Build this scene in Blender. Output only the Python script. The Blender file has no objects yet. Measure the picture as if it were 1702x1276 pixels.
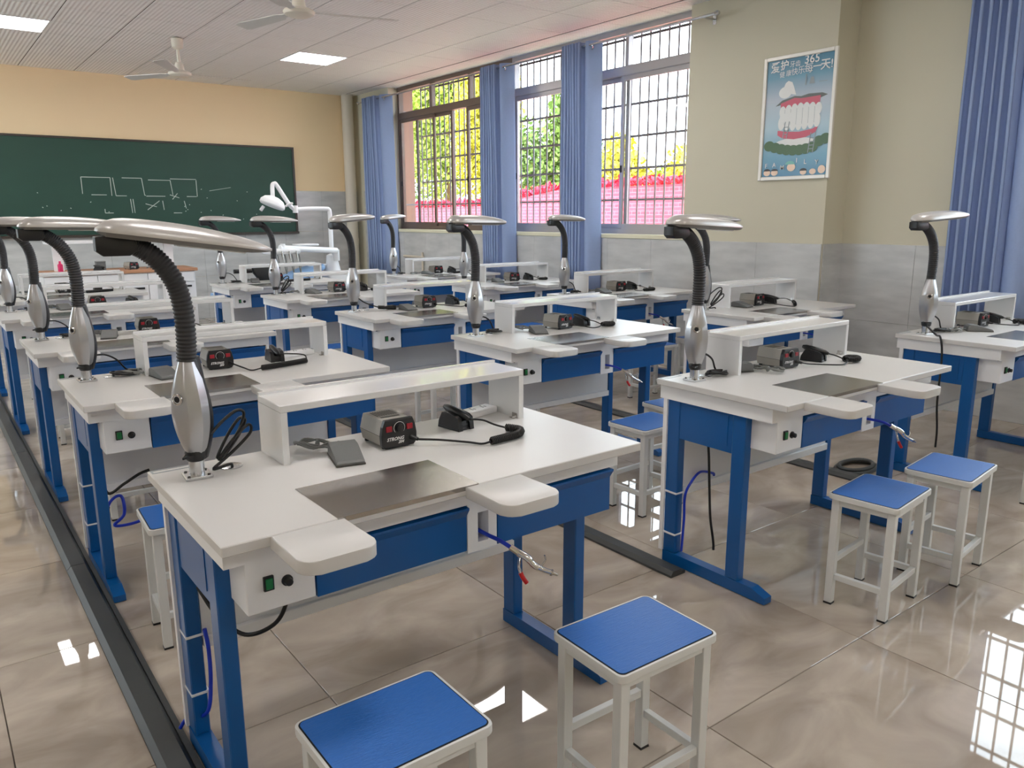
import bpy, bmesh, math, random
from mathutils import Vector, Matrix
random.seed(7)
SC = bpy.context.scene
COL = SC.collection
R = math.radians

# ------------------------------------------------------------------ camera
F_PX, CAM_H, YAW, PIT, ROL = 1305.0, 1.434, R(37.08), R(12.15), R(-0.24)
fw = Vector((math.sin(YAW)*math.cos(PIT), math.cos(YAW)*math.cos(PIT), -math.sin(PIT)))
rt = Vector((math.cos(YAW), -math.sin(YAW), 0.0)); up = rt.cross(fw)
r2 = rt*math.cos(ROL) + up*math.sin(ROL); u2 = up*math.cos(ROL) - rt*math.sin(ROL)
cam = bpy.data.objects.new('camera', bpy.data.cameras.new('camera'))
COL.objects.link(cam)
cam.matrix_world = Matrix(((r2.x, u2.x, -fw.x, 0), (r2.y, u2.y, -fw.y, 0), (r2.z, u2.z, -fw.z, CAM_H), (0, 0, 0, 1)))
cam.data.sensor_width = 36.0; cam.data.lens = 36.0*F_PX/1702.0
cam.data.clip_start = 0.05; cam.data.clip_end = 200
SC.camera = cam

# ------------------------------------------------------------------ world, sun, exposure
SKY_STRENGTH = 7.0; SUN_STRENGTH = 4.0; PANEL_STRENGTH = 16.0
w = bpy.data.worlds.new('sky'); SC.world = w; w.use_nodes = True
bg = w.node_tree.nodes['Background']; bg.inputs[0].default_value = (0.78, 0.89, 1.0, 1); bg.inputs[1].default_value = SKY_STRENGTH
sun = bpy.data.objects.new('sun', bpy.data.lights.new('sun', 'SUN')); COL.objects.link(sun)
sun.data.energy = SUN_STRENGTH; sun.data.angle = R(2); sun.data.color = (1.0, 0.95, 0.86)
sun.rotation_euler = Vector((0.62, 0.25, -0.75)).to_track_quat('-Z', 'Y').to_euler()   # shines over the roof from the far side of the building
vs = SC.view_settings
vs.view_transform = 'Standard'; vs.look = 'None'; vs.gamma = 1.0; vs.use_curve_mapping = False; vs.exposure = 0.45
SC.cycles.max_bounces = 10; SC.cycles.diffuse_bounces = 5; SC.cycles.glossy_bounces = 5
SC.cycles.transparent_max_bounces = 16; SC.cycles.sample_clamp_indirect = 8.0
SC.cycles.use_denoising = True
SC.cycles.caustics_reflective = False; SC.cycles.caustics_refractive = False

# ------------------------------------------------------------------ room dimensions (metres)
XW, YF, CZ = 5.72, 11.6, 3.215          # window wall, chalkboard wall, ceiling
X2 = 6.0                                # wall plane nearer the camera than the pier
XL, YB = -3.4, -3.0
H = 0.785                               # bench top
def portal(name, x, y0, y1, z0, z1, flip=0):
    l = bpy.data.lights.new(name, 'AREA'); l.shape = 'RECTANGLE'; l.size = y1-y0; l.size_y = z1-z0
    l.cycles.is_portal = True
    o = bpy.data.objects.new(name, l); COL.objects.link(o)
    o.matrix_world = Matrix(((0, 0, -1 if flip else 1, x), (-1 if flip else 1, 0, 0, (y0+y1)/2), (0, 1, 0, (z0+z1)/2), (0, 0, 0, 1)))
portal('window_portal', 6.02, 4.95, 10.46, 1.25, 3.2)
portal('window_portal', 6.28, -1.5, 2.3, 1.25, 3.2)
portal('window_portal', -3.62, 7.0, 10.9, 1.0, 2.95, 1)  # guides sky light through the added window on the left wall

# ------------------------------------------------------------------ materials
def lin(c):
    return tuple((v/255/12.92 if v/255 <= 0.04045 else ((v/255+0.055)/1.055)**2.4) for v in c) + (1.0,)
MATS = {}
def mat(name, rgb, rough=0.5, metal=0.0, emit=None, noise=0.0, nscale=8.0, bump=0.0, bscale=200.0, coat=0.0, spec=None, stretch=None):
    m = bpy.data.materials.new(name); m.use_nodes = True; MATS[name] = m
    nt = m.node_tree; b = nt.nodes['Principled BSDF']
    b.inputs['Base Color'].default_value = lin(rgb); b.inputs['Roughness'].default_value = rough
    b.inputs['Metallic'].default_value = metal; b.inputs['Coat Weight'].default_value = coat
    if spec is not None: b.inputs['Specular IOR Level'].default_value = spec
    if emit:
        b.inputs['Emission Color'].default_value = lin(emit[0]); b.inputs['Emission Strength'].default_value = emit[1]
    if noise or bump:
        tc = nt.nodes.new('ShaderNodeTexCoord'); src = tc.outputs['Object']
        if stretch:
            mp = nt.nodes.new('ShaderNodeMapping'); mp.inputs['Scale'].default_value = stretch
            nt.links.new(src, mp.inputs['Vector']); src = mp.outputs[0]
    if noise:
        n = nt.nodes.new('ShaderNodeTexNoise'); n.inputs['Scale'].default_value = nscale; n.inputs['Detail'].default_value = 5
        nt.links.new(src, n.inputs['Vector'])
        mx = nt.nodes.new('ShaderNodeMix'); mx.data_type = 'RGBA'
        c = lin(rgb); mx.inputs['A'].default_value = tuple(v*(1-noise) for v in c[:3])+(1,)
        mx.inputs['B'].default_value = tuple(min(1, v*(1+noise)) for v in c[:3])+(1,)
        nt.links.new(n.outputs['Fac'], mx.inputs['Factor']); nt.links.new(mx.outputs['Result'], b.inputs['Base Color'])
    if bump:
        n2 = nt.nodes.new('ShaderNodeTexNoise'); n2.inputs['Scale'].default_value = bscale
        nt.links.new(src, n2.inputs['Vector'])
        bp = nt.nodes.new('ShaderNodeBump'); bp.inputs['Strength'].default_value = bump; bp.inputs['Distance'].default_value = 0.002
        nt.links.new(n2.outputs['Fac'], bp.inputs['Height']); nt.links.new(bp.outputs[0], b.inputs['Normal'])
    return m
mat('worktop', (209, 208, 206), 0.32, noise=0.02, nscale=6)
mat('worktop_edge', (228, 222, 210), 0.4)
mat('white_metal', (240, 241, 243), 0.35)
mat('grey_panel', (228, 230, 234), 0.45)
mat('shelf_white', (226, 227, 228), 0.16, coat=0.3)
mat('blue_metal', (4, 84, 152), 0.28)
mat('steel', (176, 172, 168), 0.2, metal=1.0, bump=0.15, bscale=60, stretch=(1, 30, 1))
mat('aluminium', (205, 206, 208), 0.26, metal=1.0)
mat('chrome', (215, 215, 215), 0.12, metal=1.0)
mat('silver_paint', (182, 183, 186), 0.28, metal=0.75)
mat('shade_paint', (196, 194, 192), 0.32, metal=0.35)
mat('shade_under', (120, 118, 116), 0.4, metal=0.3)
mat('black_plastic', (20, 20, 23), 0.38)
mat('dark_rubber', (42, 43, 47), 0.5)
mat('black_cord', (14, 14, 15), 0.45)
mat('grey_cord', (124, 126, 124), 0.5)
mat('pedal_grey', (110, 112, 112), 0.5, bump=0.3, bscale=400)
mat('motor_case', (158, 154, 146), 0.5)
mat('vent_dark', (70, 68, 64), 0.6)
mat('red_switch', (150, 18, 36), 0.3)
mat('red_handle', (190, 28, 32), 0.4)
mat('print_white', (225, 225, 225), 0.5)
mat('green_switch', (26, 120, 62), 0.3)
mat('blue_hose', (14, 52, 190), 0.35)
mat('stool_blue', (46, 106, 186), 0.36, noise=0.10, nscale=30, bump=0.5, bscale=40, stretch=(1, 14, 14))
mat('stool_white', (214, 216, 215), 0.42)
mat('duct_grey', (62, 65, 66), 0.45, noise=0.15, nscale=14)
mat('lamp_tube', (240, 240, 240), 0.3)
mat('wood_top', (188, 140, 108), 0.45, noise=0.12, nscale=12, stretch=(1, 8, 8))
mat('cabinet_white', (236, 237, 240), 0.4)
mat('board_green', (36, 74, 62), 0.55, noise=0.16, nscale=2.2, stretch=(1, 1, 2))
mat('board_frame', (62, 54, 48), 0.4)
mat('chalk', (190, 202, 194), 0.9)
mat('frame_alu', (176, 172, 174), 0.35, metal=0.4)
mat('frame_brown', (116, 100, 90), 0.4, metal=0.2)
mat('bar_white', (128, 125, 132), 0.45)
mat('sill_cream', (226, 222, 196), 0.5)
mat('paint_cream', (208, 203, 182), 0.6, noise=0.03, nscale=1.5)
mat('paint_warm_lit', (246, 222, 180), 0.6, noise=0.03, nscale=1.5)  # cream lifted towards peach: warm light on the chalkboard wall put into the colour
mat('grout', (120, 112, 104), 0.7)
mat('ceiling_gap', (78, 74, 72), 0.8)
mat('pipe_white', (214, 206, 190), 0.5)
mat('fan_cream', (232, 226, 212), 0.35)
mat('fan_blade', (214, 212, 208), 0.4)
mat('panel_light', (255, 255, 255), 0.5, emit=((255, 250, 246), PANEL_STRENGTH))
mat('curtain_blue', (148, 168, 208), 0.8, noise=0.05, nscale=60)
mat('poster_frame', (226, 222, 214), 0.35, metal=0.15)
mat('dental_white', (236, 238, 240), 0.28)
mat('dental_blue', (140, 178, 222), 0.45)
mat('black_vinyl', (16, 16, 18), 0.4)
mat('pink_bottle', (214, 50, 110), 0.4)
mat('trunk_brown', (120, 96, 70), 0.9)
mat('ground', (206, 190, 160), 0.9)
mat('neighbour_wall', (132, 104, 92), 0.9)
for k, c in dict(a=(150, 168, 62), b=(196, 190, 60), c=(112, 140, 62)).items():
    m = mat('leaf_'+k, c, 0.6)
mat('leaf_red', (214, 40, 70), 0.6)

def nodes_of(name):
    nt = MATS[name].node_tree
    return nt, nt.nodes['Principled BSDF']
# polished floor tile: marbling in world space, offset per tile
mat('floor_tile', (168, 156, 144), 0.018, spec=0.65)
nt, b = nodes_of('floor_tile')
geo = nt.nodes.new('ShaderNodeNewGeometry'); oi = nt.nodes.new('ShaderNodeObjectInfo')
mul = nt.nodes.new('ShaderNodeVectorMath'); mul.operation = 'SCALE'; mul.inputs['Scale'].default_value = 3.0
cmb = nt.nodes.new('ShaderNodeCombineXYZ')
nt.links.new(oi.outputs['Random'], cmb.inputs['Z']); nt.links.new(cmb.outputs[0], mul.inputs[0])
add = nt.nodes.new('ShaderNodeVectorMath'); add.operation = 'ADD'
nt.links.new(geo.outputs['Position'], add.inputs[0]); nt.links.new(mul.outputs[0], add.inputs[1])
mp = nt.nodes.new('ShaderNodeMapping'); mp.inputs['Rotation'].default_value = (0, 0, R(34)); mp.inputs['Scale'].default_value = (1.2, 2.0, 1)
nt.links.new(add.outputs[0], mp.inputs['Vector'])
n1 = nt.nodes.new('ShaderNodeTexNoise'); n1.inputs['Scale'].default_value = 2.2; n1.inputs['Detail'].default_value = 8; n1.inputs['Distortion'].default_value = 0.9
nt.links.new(mp.outputs[0], n1.inputs['Vector'])
cr = nt.nodes.new('ShaderNodeValToRGB')
cr.color_ramp.elements[0].position = 0.30; cr.color_ramp.elements[0].color = lin((152, 140, 128))
cr.color_ramp.elements[1].position = 0.72; cr.color_ramp.elements[1].color = lin((196, 185, 172))
nt.links.new(n1.outputs['Fac'], cr.inputs['Fac']); nt.links.new(cr.outputs['Color'], b.inputs['Base Color'])
# dado wall tile
mat('dado_tile', (200, 200, 198), 0.16, spec=0.5)
nt, b = nodes_of('dado_tile')
geo = nt.nodes.new('ShaderNodeNewGeometry')
mp = nt.nodes.new('ShaderNodeMapping'); mp.inputs['Scale'].default_value = (1.0, 1.0, 4.0)
nt.links.new(geo.outputs['Position'], mp.inputs['Vector'])
n1 = nt.nodes.new('ShaderNodeTexNoise'); n1.inputs['Scale'].default_value = 3.0; n1.inputs['Detail'].default_value = 6
nt.links.new(mp.outputs[0], n1.inputs['Vector'])
cr = nt.nodes.new('ShaderNodeValToRGB')
cr.color_ramp.elements[0].position = 0.3; cr.color_ramp.elements[0].color = lin((184, 186, 186))
cr.color_ramp.elements[1].position = 0.7; cr.color_ramp.elements[1].color = lin((208, 209, 208))
nt.links.new(n1.outputs['Fac'], cr.inputs['Fac']); nt.links.new(cr.outputs['Color'], b.inputs['Base Color'])
# embossed ceiling tile
mat('ceiling_tile', (240, 239, 239), 0.5)
nt, b = nodes_of('ceiling_tile')
geo = nt.nodes.new('ShaderNodeNewGeometry')
mp = nt.nodes.new('ShaderNodeMapping'); mp.inputs['Rotation'].default_value = (0, 0, R(45)); mp.inputs['Scale'].default_value = (120, 120, 120)
nt.links.new(geo.outputs['Position'], mp.inputs['Vector'])
vsn = nt.nodes.new('ShaderNodeVectorMath'); vsn.operation = 'SINE'; nt.links.new(mp.outputs[0], vsn.inputs[0])
sx_ = nt.nodes.new('ShaderNodeSeparateXYZ'); nt.links.new(vsn.outputs[0], sx_.inputs[0])
ck = nt.nodes.new('ShaderNodeMath'); ck.operation = 'MULTIPLY'; nt.links.new(sx_.outputs['X'], ck.inputs[0]); nt.links.new(sx_.outputs['Y'], ck.inputs[1])
bp = nt.nodes.new('ShaderNodeBump'); bp.inputs['Strength'].default_value = 0.8; bp.inputs['Distance'].default_value = 0.005
nt.links.new(ck.outputs[0], bp.inputs['Height']); nt.links.new(bp.outputs[0], b.inputs['Normal'])
# brick
mat('brick_red', (196, 70, 76), 0.8)
nt, b = nodes_of('brick_red')
geo = nt.nodes.new('ShaderNodeNewGeometry'); sep = nt.nodes.new('ShaderNodeSeparateXYZ'); cmb = nt.nodes.new('ShaderNodeCombineXYZ')
nt.links.new(geo.outputs['Position'], sep.inputs[0]); nt.links.new(sep.outputs['Y'], cmb.inputs['X']); nt.links.new(sep.outputs['Z'], cmb.inputs['Y'])
bk = nt.nodes.new('ShaderNodeTexBrick'); bk.inputs['Scale'].default_value = 1.0
bk.inputs['Brick Width'].default_value = 0.25; bk.inputs['Row Height'].default_value = 0.075; bk.inputs['Mortar Size'].default_value = 0.008
bk.inputs['Color1'].default_value = lin((200, 72, 92)); bk.inputs['Color2'].default_value = lin((182, 60, 80)); bk.inputs['Mortar'].default_value = lin((206, 104, 118))
nt.links.new(cmb.outputs[0], bk.inputs['Vector']); nt.links.new(bk.outputs['Color'], b.inputs['Base Color'])
# window glass: thin pane
gm = bpy.data.materials.new('glass_pane'); gm.use_nodes = True; MATS['glass_pane'] = gm
nt = gm.node_tree; nt.nodes.clear()
out = nt.nodes.new('ShaderNodeOutputMaterial'); mx = nt.nodes.new('ShaderNodeMixShader')
tr = nt.nodes.new('ShaderNodeBsdfTransparent'); tr.inputs[0].default_value = (0.95, 0.96, 0.95, 1)
gl = nt.nodes.new('ShaderNodeBsdfGlossy'); gl.inputs['Roughness'].default_value = 0.02
lw = nt.nodes.new('ShaderNodeLayerWeight'); pw = nt.nodes.new('ShaderNodeMath'); pw.operation = 'POWER'; pw.inputs[1].default_value = 5.0
nt.links.new(lw.outputs['Facing'], pw.inputs[0])
fr = nt.nodes.new('ShaderNodeMath'); fr.operation = 'MULTIPLY_ADD'; fr.inputs[1].default_value = 0.6; fr.inputs[2].default_value = 0.03
nt.links.new(pw.outputs[0], fr.inputs[0])
nt.links.new(fr.outputs[0], mx.inputs[0]); nt.links.new(tr.outputs[0], mx.inputs[1]); nt.links.new(gl.outputs[0], mx.inputs[2]); nt.links.new(mx.outputs[0], out.inputs[0])
# poster background: flat print gradient
mat('poster_print', (120, 170, 190), 0.3)
nt, b = nodes_of('poster_print')
tc = nt.nodes.new('ShaderNodeTexCoord'); sp = nt.nodes.new('ShaderNodeSeparateXYZ'); nt.links.new(tc.outputs['Generated'], sp.inputs[0])
cr = nt.nodes.new('ShaderNodeValToRGB')
els = cr.color_ramp.elements
els[0].position = 0.0; els[0].color = lin((78, 136, 172)); els[1].position = 1.0; els[1].color = lin((66, 128, 158))
for ps, c in ((0.18, (110, 165, 190)), (0.42, (178, 205, 218)), (0.66, (190, 200, 212)), (0.85, (110, 160, 185))):
    e = els.new(ps); e.color = lin(c)
nt.links.new(sp.outputs['Z'], cr.inputs['Fac']); nt.links.new(cr.outputs['Color'], b.inputs['Base Color'])
for k, c in dict(p_pink=(206, 92, 112), p_white=(236, 238, 236), p_green=(70, 104, 62), p_lip=(96, 100, 96), p_grey=(150, 160, 165), p_skin=(240, 214, 190), p_hair=(50, 44, 44), p_teal=(120, 190, 180)).items():
    mat(k, c, 0.35)

# ------------------------------------------------------------------ geometry helpers
class G:
    """collects shapes into one bmesh"""
    def __init__(s): s.bm = bmesh.new()
    def box(s, x0, x1, y0, y1, z0, z1, bev=0.0, seg=1, M=None):
        r = bmesh.ops.create_cube(s.bm, size=1.0); vs_ = r['verts']
        for v in vs_:
            v.co = Vector(((x0+x1)/2+v.co.x*(x1-x0), (y0+y1)/2+v.co.y*(y1-y0), (z0+z1)/2+v.co.z*(z1-z0)))
        allv = vs_
        if bev:
            es = list({e for v in vs_ for e in v.link_edges})
            rr = bmesh.ops.bevel(s.bm, geom=es, offset=bev, segments=seg, affect='EDGES', profile=0.5)
            allv = list({v for f in rr['faces'] for v in f.verts} | {v for v in vs_ if v.is_valid})
        if M is not None: bmesh.ops.transform(s.bm, matrix=M, verts=allv)
        return s
    def prism(s, poly, z0, z1, M=None, bev=0.0):
        n = len(poly)
        a = [s.bm.verts.new((p[0], p[1], z0)) for p in poly]; b = [s.bm.verts.new((p[0], p[1], z1)) for p in poly]
        fs = [s.bm.faces.new(a[::-1]), s.bm.faces.new(b)]
        for i in range(n): fs.append(s.bm.faces.new((a[i], a[(i+1) % n], b[(i+1) % n], b[i])))
        vv = a+b
        if bev:
            es = list({e for f in fs[:2] for e in f.edges})
            rr = bmesh.ops.bevel(s.bm, geom=es, offset=bev, segments=2, affect='EDGES', profile=0.5)
            vv = list({v for f in rr['faces'] for v in f.verts} | {v for v in vv if v.is_valid})
        if M is not None: bmesh.ops.transform(s.bm, matrix=M, verts=vv)
        return s
    def rings(s, rings, cap=True, closed=False):
        V = [[s.bm.verts.new(p) for p in r] for r in rings]; n = len(V[0])
        L = len(V)
        for i in range(L if closed else L-1):
            A, B = V[i], V[(i+1) % L]
            for j in range(n): s.bm.faces.new((A[j], A[(j+1) % n], B[(j+1) % n], B[j]))
        if cap and not closed:
            s.bm.faces.new(V[0][::-1]); s.bm.faces.new(V[-1])
        return s
    def tube(s, pts, r, n=8, cap=True, closed=False):
        pts = [Vector(p) for p in pts]; rings = []; prev = None; L = len(pts)
        for i, p in enumerate(pts):
            if closed: t = pts[(i+1) % L]-pts[i-1]
            else: t = (pts[min(i+1, L-1)]-pts[max(i-1, 0)])
            if t.length < 1e-9: t = Vector((0, 0, 1))
            t.normalize()
            if prev is None:
                a = Vector((0, 0, 1)) if abs(t.z) < 0.9 else Vector((1, 0, 0))
                u = t.cross(a).normalized()
            else:
                u = (prev - t*prev.dot(t))
                u = u.normalized() if u.length > 1e-6 else t.orthogonal().normalized()
            prev = u; v = t.cross(u)
            rr = r[i] if isinstance(r, (list, tuple)) else r
            rings.append([p+(u*math.cos(2*math.pi*k/n)+v*math.sin(2*math.pi*k/n))*rr for k in range(n)])
        return s.rings(rings, cap, closed)
    def lathe(s, prof, n=24, c=(0, 0), M=None):
        """prof: list of (radius, z)"""
        rings = [[Vector((c[0]+max(r, 1e-4)*math.cos(2*math.pi*k/n), c[1]+max(r, 1e-4)*math.sin(2*math.pi*k/n), z)) for k in range(n)] for r, z in prof]
        if M is not None: rings = [[M @ p for p in rg] for rg in rings]
        return s.rings(rings)
    def quad(s, a, b, c, d):
        s.bm.faces.new([s.bm.verts.new(p) for p in (a, b, c, d)]); return s
    def poly(s, pts):
        s.bm.faces.new([s.bm.verts.new(p) for p in pts]); return s
    def mesh(s, name, material, smooth=0.0):
        bmesh.ops.recalc_face_normals(s.bm, faces=s.bm.faces[:])
        me = bpy.data.meshes.new(name); s.bm.to_mesh(me); s.bm.free()
        for m in (material if isinstance(material, (list, tuple)) else [material]): me.materials.append(MATS[m])
        if smooth:
            me.polygons.foreach_set('use_smooth', [True]*len(me.polygons))
            me.set_sharp_from_angle(angle=R(smooth))
        return me
def spline(pts, n=8, closed=False):
    P = [Vector(p) for p in pts]; out = []; L = len(P)
    for i in range(L if closed else L-1):
        p0 = P[i-1] if (closed or i > 0) else P[0]*2-P[1]
        p1 = P[i]; p2 = P[(i+1) % L]
        p3 = P[(i+2) % L] if (closed or i+2 < L) else p2*2-p1
        for k in range(n):
            t = k/n
            out.append(0.5*((2*p1)+(p2-p0)*t+(2*p0-5*p1+4*p2-p3)*t*t+(3*p1-p0-3*p2+p3)*t**3))
    if not closed: out.append(P[-1])
    return out
def helix(path, r, turns, per=7):
    P = [Vector(p) for p in path]; L = [0.0]
    for a, b in zip(P, P[1:]): L.append(L[-1]+(b-a).length)
    N = int(turns*per); out = []; prev = None
    for i in range(N+1):
        d = L[-1]*i/N; j = 0
        while j < len(L)-2 and L[j+1] < d: j += 1
        t = (d-L[j])/max(1e-9, L[j+1]-L[j]); p = P[j].lerp(P[j+1], t); tg = (P[j+1]-P[j]).normalized()
        u = Vector((0, 0, 1)) - tg*tg.z
        u = u.normalized() if u.length > 1e-4 else Vector((1, 0, 0)); v = tg.cross(u)
        a = 2*math.pi*i/per
        out.append(p+u*math.cos(a)*r+v*math.sin(a)*r)
    return out
def rrect(x0, x1, y0, y1, r, corners=(1, 1, 1, 1), n=5):
    """rounded rectangle; corners in order (x0y0, x1y0, x1y1, x0y1)"""
    out = []
    for (cx, cy, a0, on) in ((x0, y0, 180, corners[0]), (x1, y0, 270, corners[1]), (x1, y1, 0, corners[2]), (x0, y1, 90, corners[3])):
        if not on: out.append((cx, cy)); continue
        ox = cx+r if cx == x0 else cx-r; oy = cy+r if cy == y0 else cy-r
        for k in range(n+1):
            a = R(a0+90*k/n); out.append((ox+r*math.cos(a), oy+r*math.sin(a)))
    return out

def link(name, data, parent=None, loc=(0, 0, 0), rot=(0, 0, 0)):
    o = bpy.data.objects.new(name, data); COL.objects.link(o)
    o.location = loc; o.rotation_euler = rot
    if parent is not None: o.parent = parent
    return o
def tag(o, label, cat, group=None):
    o['label'] = label; o['category'] = cat
    if group: o['group'] = group
    return o
def struct(name, data, parent=None, **k):
    o = link(name, data, parent, **k)
    o['kind'] = 'structure'
    return o
def thing(name, label, cat, loc=(0, 0, 0), rz=0.0, group=None):
    o = bpy.data.objects.new(name, None); COL.objects.link(o); o.empty_display_size = 0.1
    o.location = loc; o.rotation_euler = (0, 0, rz)
    return tag(o, label, cat, group)
def place(proto, name, label, cat, loc, rz=0.0, group=None, skip=()):
    """proto: list of (key, name, mesh, parent key, loc, rot)"""
    root = thing(name, label, cat, loc, rz, group); made = {}
    for key, nm, me, par, l, r in proto:
        if key in skip: continue
        made[key] = link(nm, me, made.get(par, root), l, r)
    return root

# ------------------------------------------------------------------ floor
fl = struct('floor', G().box(XL-0.3, X2+0.3, YB-0.3, YF+0.3, -0.2, -0.006).mesh('floor', 'grout'))
tile = G().box(-0.3985, 0.3985, -0.3985, 0.3985, -0.012, 0.0, bev=0.0012).mesh('floor_tile', 'floor_tile')
TX, TY = 0.845, 2.047
for i in range(-6, 7):
    for j in range(-6, 12):
        cx, cy = TX+0.8*(i+0.5), TY+0.8*(j+0.5)
        if XL-0.3 < cx < X2+0.3 and YB-0.3 < cy < YF+0.3:
            link('floor_tile', tile, fl, (cx, cy, 0))

# ------------------------------------------------------------------ ceiling
cl = struct('ceiling', G().box(XL-0.3, 5.94, 3.6, YF+0.3, CZ+0.004, CZ+0.35).box(XL-0.3, X2+0.22, YB-0.3, 3.6, CZ+0.004, CZ+0.35).box(5.9, 7.1, YB-0.3, YF+0.3, CZ+0.40, CZ+0.55).box(5.5, 5.94, YB-0.3, YF+0.3, CZ+0.35, CZ+0.55).mesh('ceiling', 'ceiling_gap'))  # last two boxes: unseen eave added to keep sun off the grille bars
GX, GY = 1.327, 8.83
PANELS = [(-1, 0), (4, 0), (-6, 0), (-1, -6), (4, -6), (-6, -6), (-1, -12), (4, -12), (-6, -12), (-1, -18), (4, -18), (-6, -18)]
ct = G().box(-0.2955, 0.2955, -0.2955, 0.2955, 0.0, 0.005, bev=0.0015).mesh('ceiling_tile', 'ceiling_tile')
far = G()
ce = G().box(-0.19, 0.19, -0.2955, 0.2955, 0.0, 0.005, bev=0.0015).mesh('ceiling_tile', 'ceiling_tile')
for j in range(-9, 5):
    if GY+0.6*(j+0.5) < YF+0.2: link('ceiling_tile', ce, cl, (5.736, GY+0.6*(j+0.5), CZ))
for i in range(-8, 8):
    for j in range(-20, 5):
        cx, cy = GX+0.6*(i+0.5), GY+0.6*(j+0.5)
        if not (XL-0.25 < cx < (5.62 if cy > 3.4 else X2) and YB-0.2 < cy < YF+0.2) or (i, j) in PANELS: continue
        if cy > 2.3: link('ceiling_tile', ct, cl, (cx, cy, CZ))
        else: far.box(cx-0.2955, cx+0.2955, cy-0.2955, cy+0.2955, CZ, CZ+0.005)
o = link('ceiling_tile_field', far.mesh('ceiling_tile_field', 'ceiling_tile'), cl); o['kind'] = 'stuff'
pf = G()
for a in ((-0.298, -0.283, -0.298, 0.298), (0.283, 0.298, -0.298, 0.298), (-0.283, 0.283, -0.298, -0.283), (-0.283, 0.283, 0.283, 0.298)): pf.box(*a, -0.004, 0.012)
pf = pf.mesh('panel_frame', 'white_metal')
pd = G().box(-0.2829, 0.2829, -0.2829, 0.2829, 0.0, 0.011).mesh('panel_diffuser', 'panel_light')
PLAB = {(-1, 0): 'square ceiling light panel nearest the chalkboard wall, above the aisle column', (4, 0): 'square ceiling light panel nearest the chalkboard and the windows',
        (-6, 0): 'square ceiling light panel nearest the chalkboard, farthest from the windows'}
for (i, j) in PANELS:
    if j == -6: link('ceiling_tile', G().box(-0.2955, 0.2955, -0.042, 0.042, 0.0, 0.005).mesh('ceiling_tile', 'ceiling_tile'), cl, (GX+0.6*(i+0.5), GY+0.6*(j+1)-0.046, CZ))
    lab = PLAB.get((i, j), 'square ceiling light panel in the %s row from the chalkboard, %s' % ({-6: 'second', -12: 'third', -18: 'fourth'}.get(j, 'first'), {-1: 'middle line', 4: 'window side', -6: 'corridor side'}[i]))
    t = thing('ceiling_light', lab, 'ceiling light', (GX+0.6*(i+0.5), GY+0.6*(j+0.5)-(0.09 if j == -6 else 0), CZ), 0, 'flush ceiling light panels')
    link('frame', pf, t); link('diffuser', pd, t)

# ------------------------------------------------------------------ walls
WZ0, WZ1 = 1.24, CZ           # window opening heights
Y0A, Y1A = 4.94, 10.47        # long window
Y0B, Y1B = -1.5, 2.30         # window nearer the camera
PIER = 3.52
g = G()
g.box(XW, XW+0.24, Y1A, YF+0.2, -0.1, CZ+0.1)                # far end
g.box(XW, XW+0.24, Y0A, Y1A, -0.1, WZ0-0.04)                 # below the long window
g.box(XW, XW+0.24, PIER, Y0A, -0.1, CZ+0.1)                  # pier with the poster
g.box(XW+0.24, X2+0.24, PIER, PIER+0.30, -0.1, CZ+0.1)
g.box(X2, X2+0.24, Y1B, PIER, -0.1, CZ+0.1)
g.box(X2, X2+0.24, Y0B, Y1B, -0.1, WZ0-0.04)
g.box(X2, X2+0.24, YB-0.2, Y0B, -0.1, CZ+0.1)
wr = struct('wall_right', g.mesh('wall_right', 'paint_cream'))
wf = struct('wall_front', G().box(XL-0.2, XW+0.24, YF, YF+0.2, -0.1, CZ+0.1).mesh('wall_front', 'paint_warm_lit'))
YC, YD = 7.0, 10.9             # opening for an added window out of view, letting warm light in
g = G(); g.box(XL-0.2, XL, YB-0.2, YC, -0.1, CZ+0.1); g.box(XL-0.2, XL, YD, YF+0.2, -0.1, CZ+0.1); g.box(XL-0.2, XL, YC, YD, -0.1, 1.0); g.box(XL-0.2, XL, YC, YD, 2.95, CZ+0.1)
wl = struct('wall_left', g.mesh('wall_left', 'paint_cream'))
struct('added_bounce_floor', G().box(XL-2.6, XL-0.2, YB, YF+0.2, -0.2, 0.0).box(XL-2.6, XL-2.5, YB, YF+0.2, 0.0, 0.9).mesh('added_bounce_floor', 'ground'))  # unseen floor and parapet, added to bounce warm sunlight through the left window
struct('added_sun_shade', G().box(XL-2.3, XL-0.2, YB, YF+0.2, CZ, CZ+0.15).mesh('added_sun_shade', 'ceiling_tile'))  # unseen slab added to keep direct sun out of the left window
wb = struct('wall_back', G().box(XL-0.2, X2+0.24, YB-0.2, YB, -0.1, CZ+0.1).mesh('wall_back', 'paint_cream'))
dty = G().box(-0.012, 0.0, -0.2992, 0.2992, -0.2992, 0.2992, bev=0.001).mesh('dado_tile', 'dado_tile')     # for the window wall
dtx = G().box(-0.2992, 0.2992, -0.012, 0.0, -0.2992, 0.2992, bev=0.001).mesh('dado_tile', 'dado_tile')     # for the chalkboard wall
y = PIER+0.3
while y < YF-0.01:
    for k in range(3 if y > Y1A else 2): link('dado_tile', dty, wr, (XW, y, 0.3+0.6*k))
    y += 0.6
y = PIER-0.3
while y > YB:
    for k in range(2): link('dado_tile', dty, wr, (X2, y, 0.3+0.6*k))
    y -= 0.6
dts = G().box(-0.12, 0.15, -0.012, 0.0, -0.2992, 0.2992, bev=0.001).mesh('dado_tile', 'dado_tile')
for k in range(2): link('dado_tile', dts, wr, (XW+0.13, PIER, 0.3+0.6*k))
x = XW-0.3
while x > XL:
    for k in range(3): link('dado_tile', dtx, wf, (x, YF, 0.3+0.6*k))
    x -= 0.6
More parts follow.
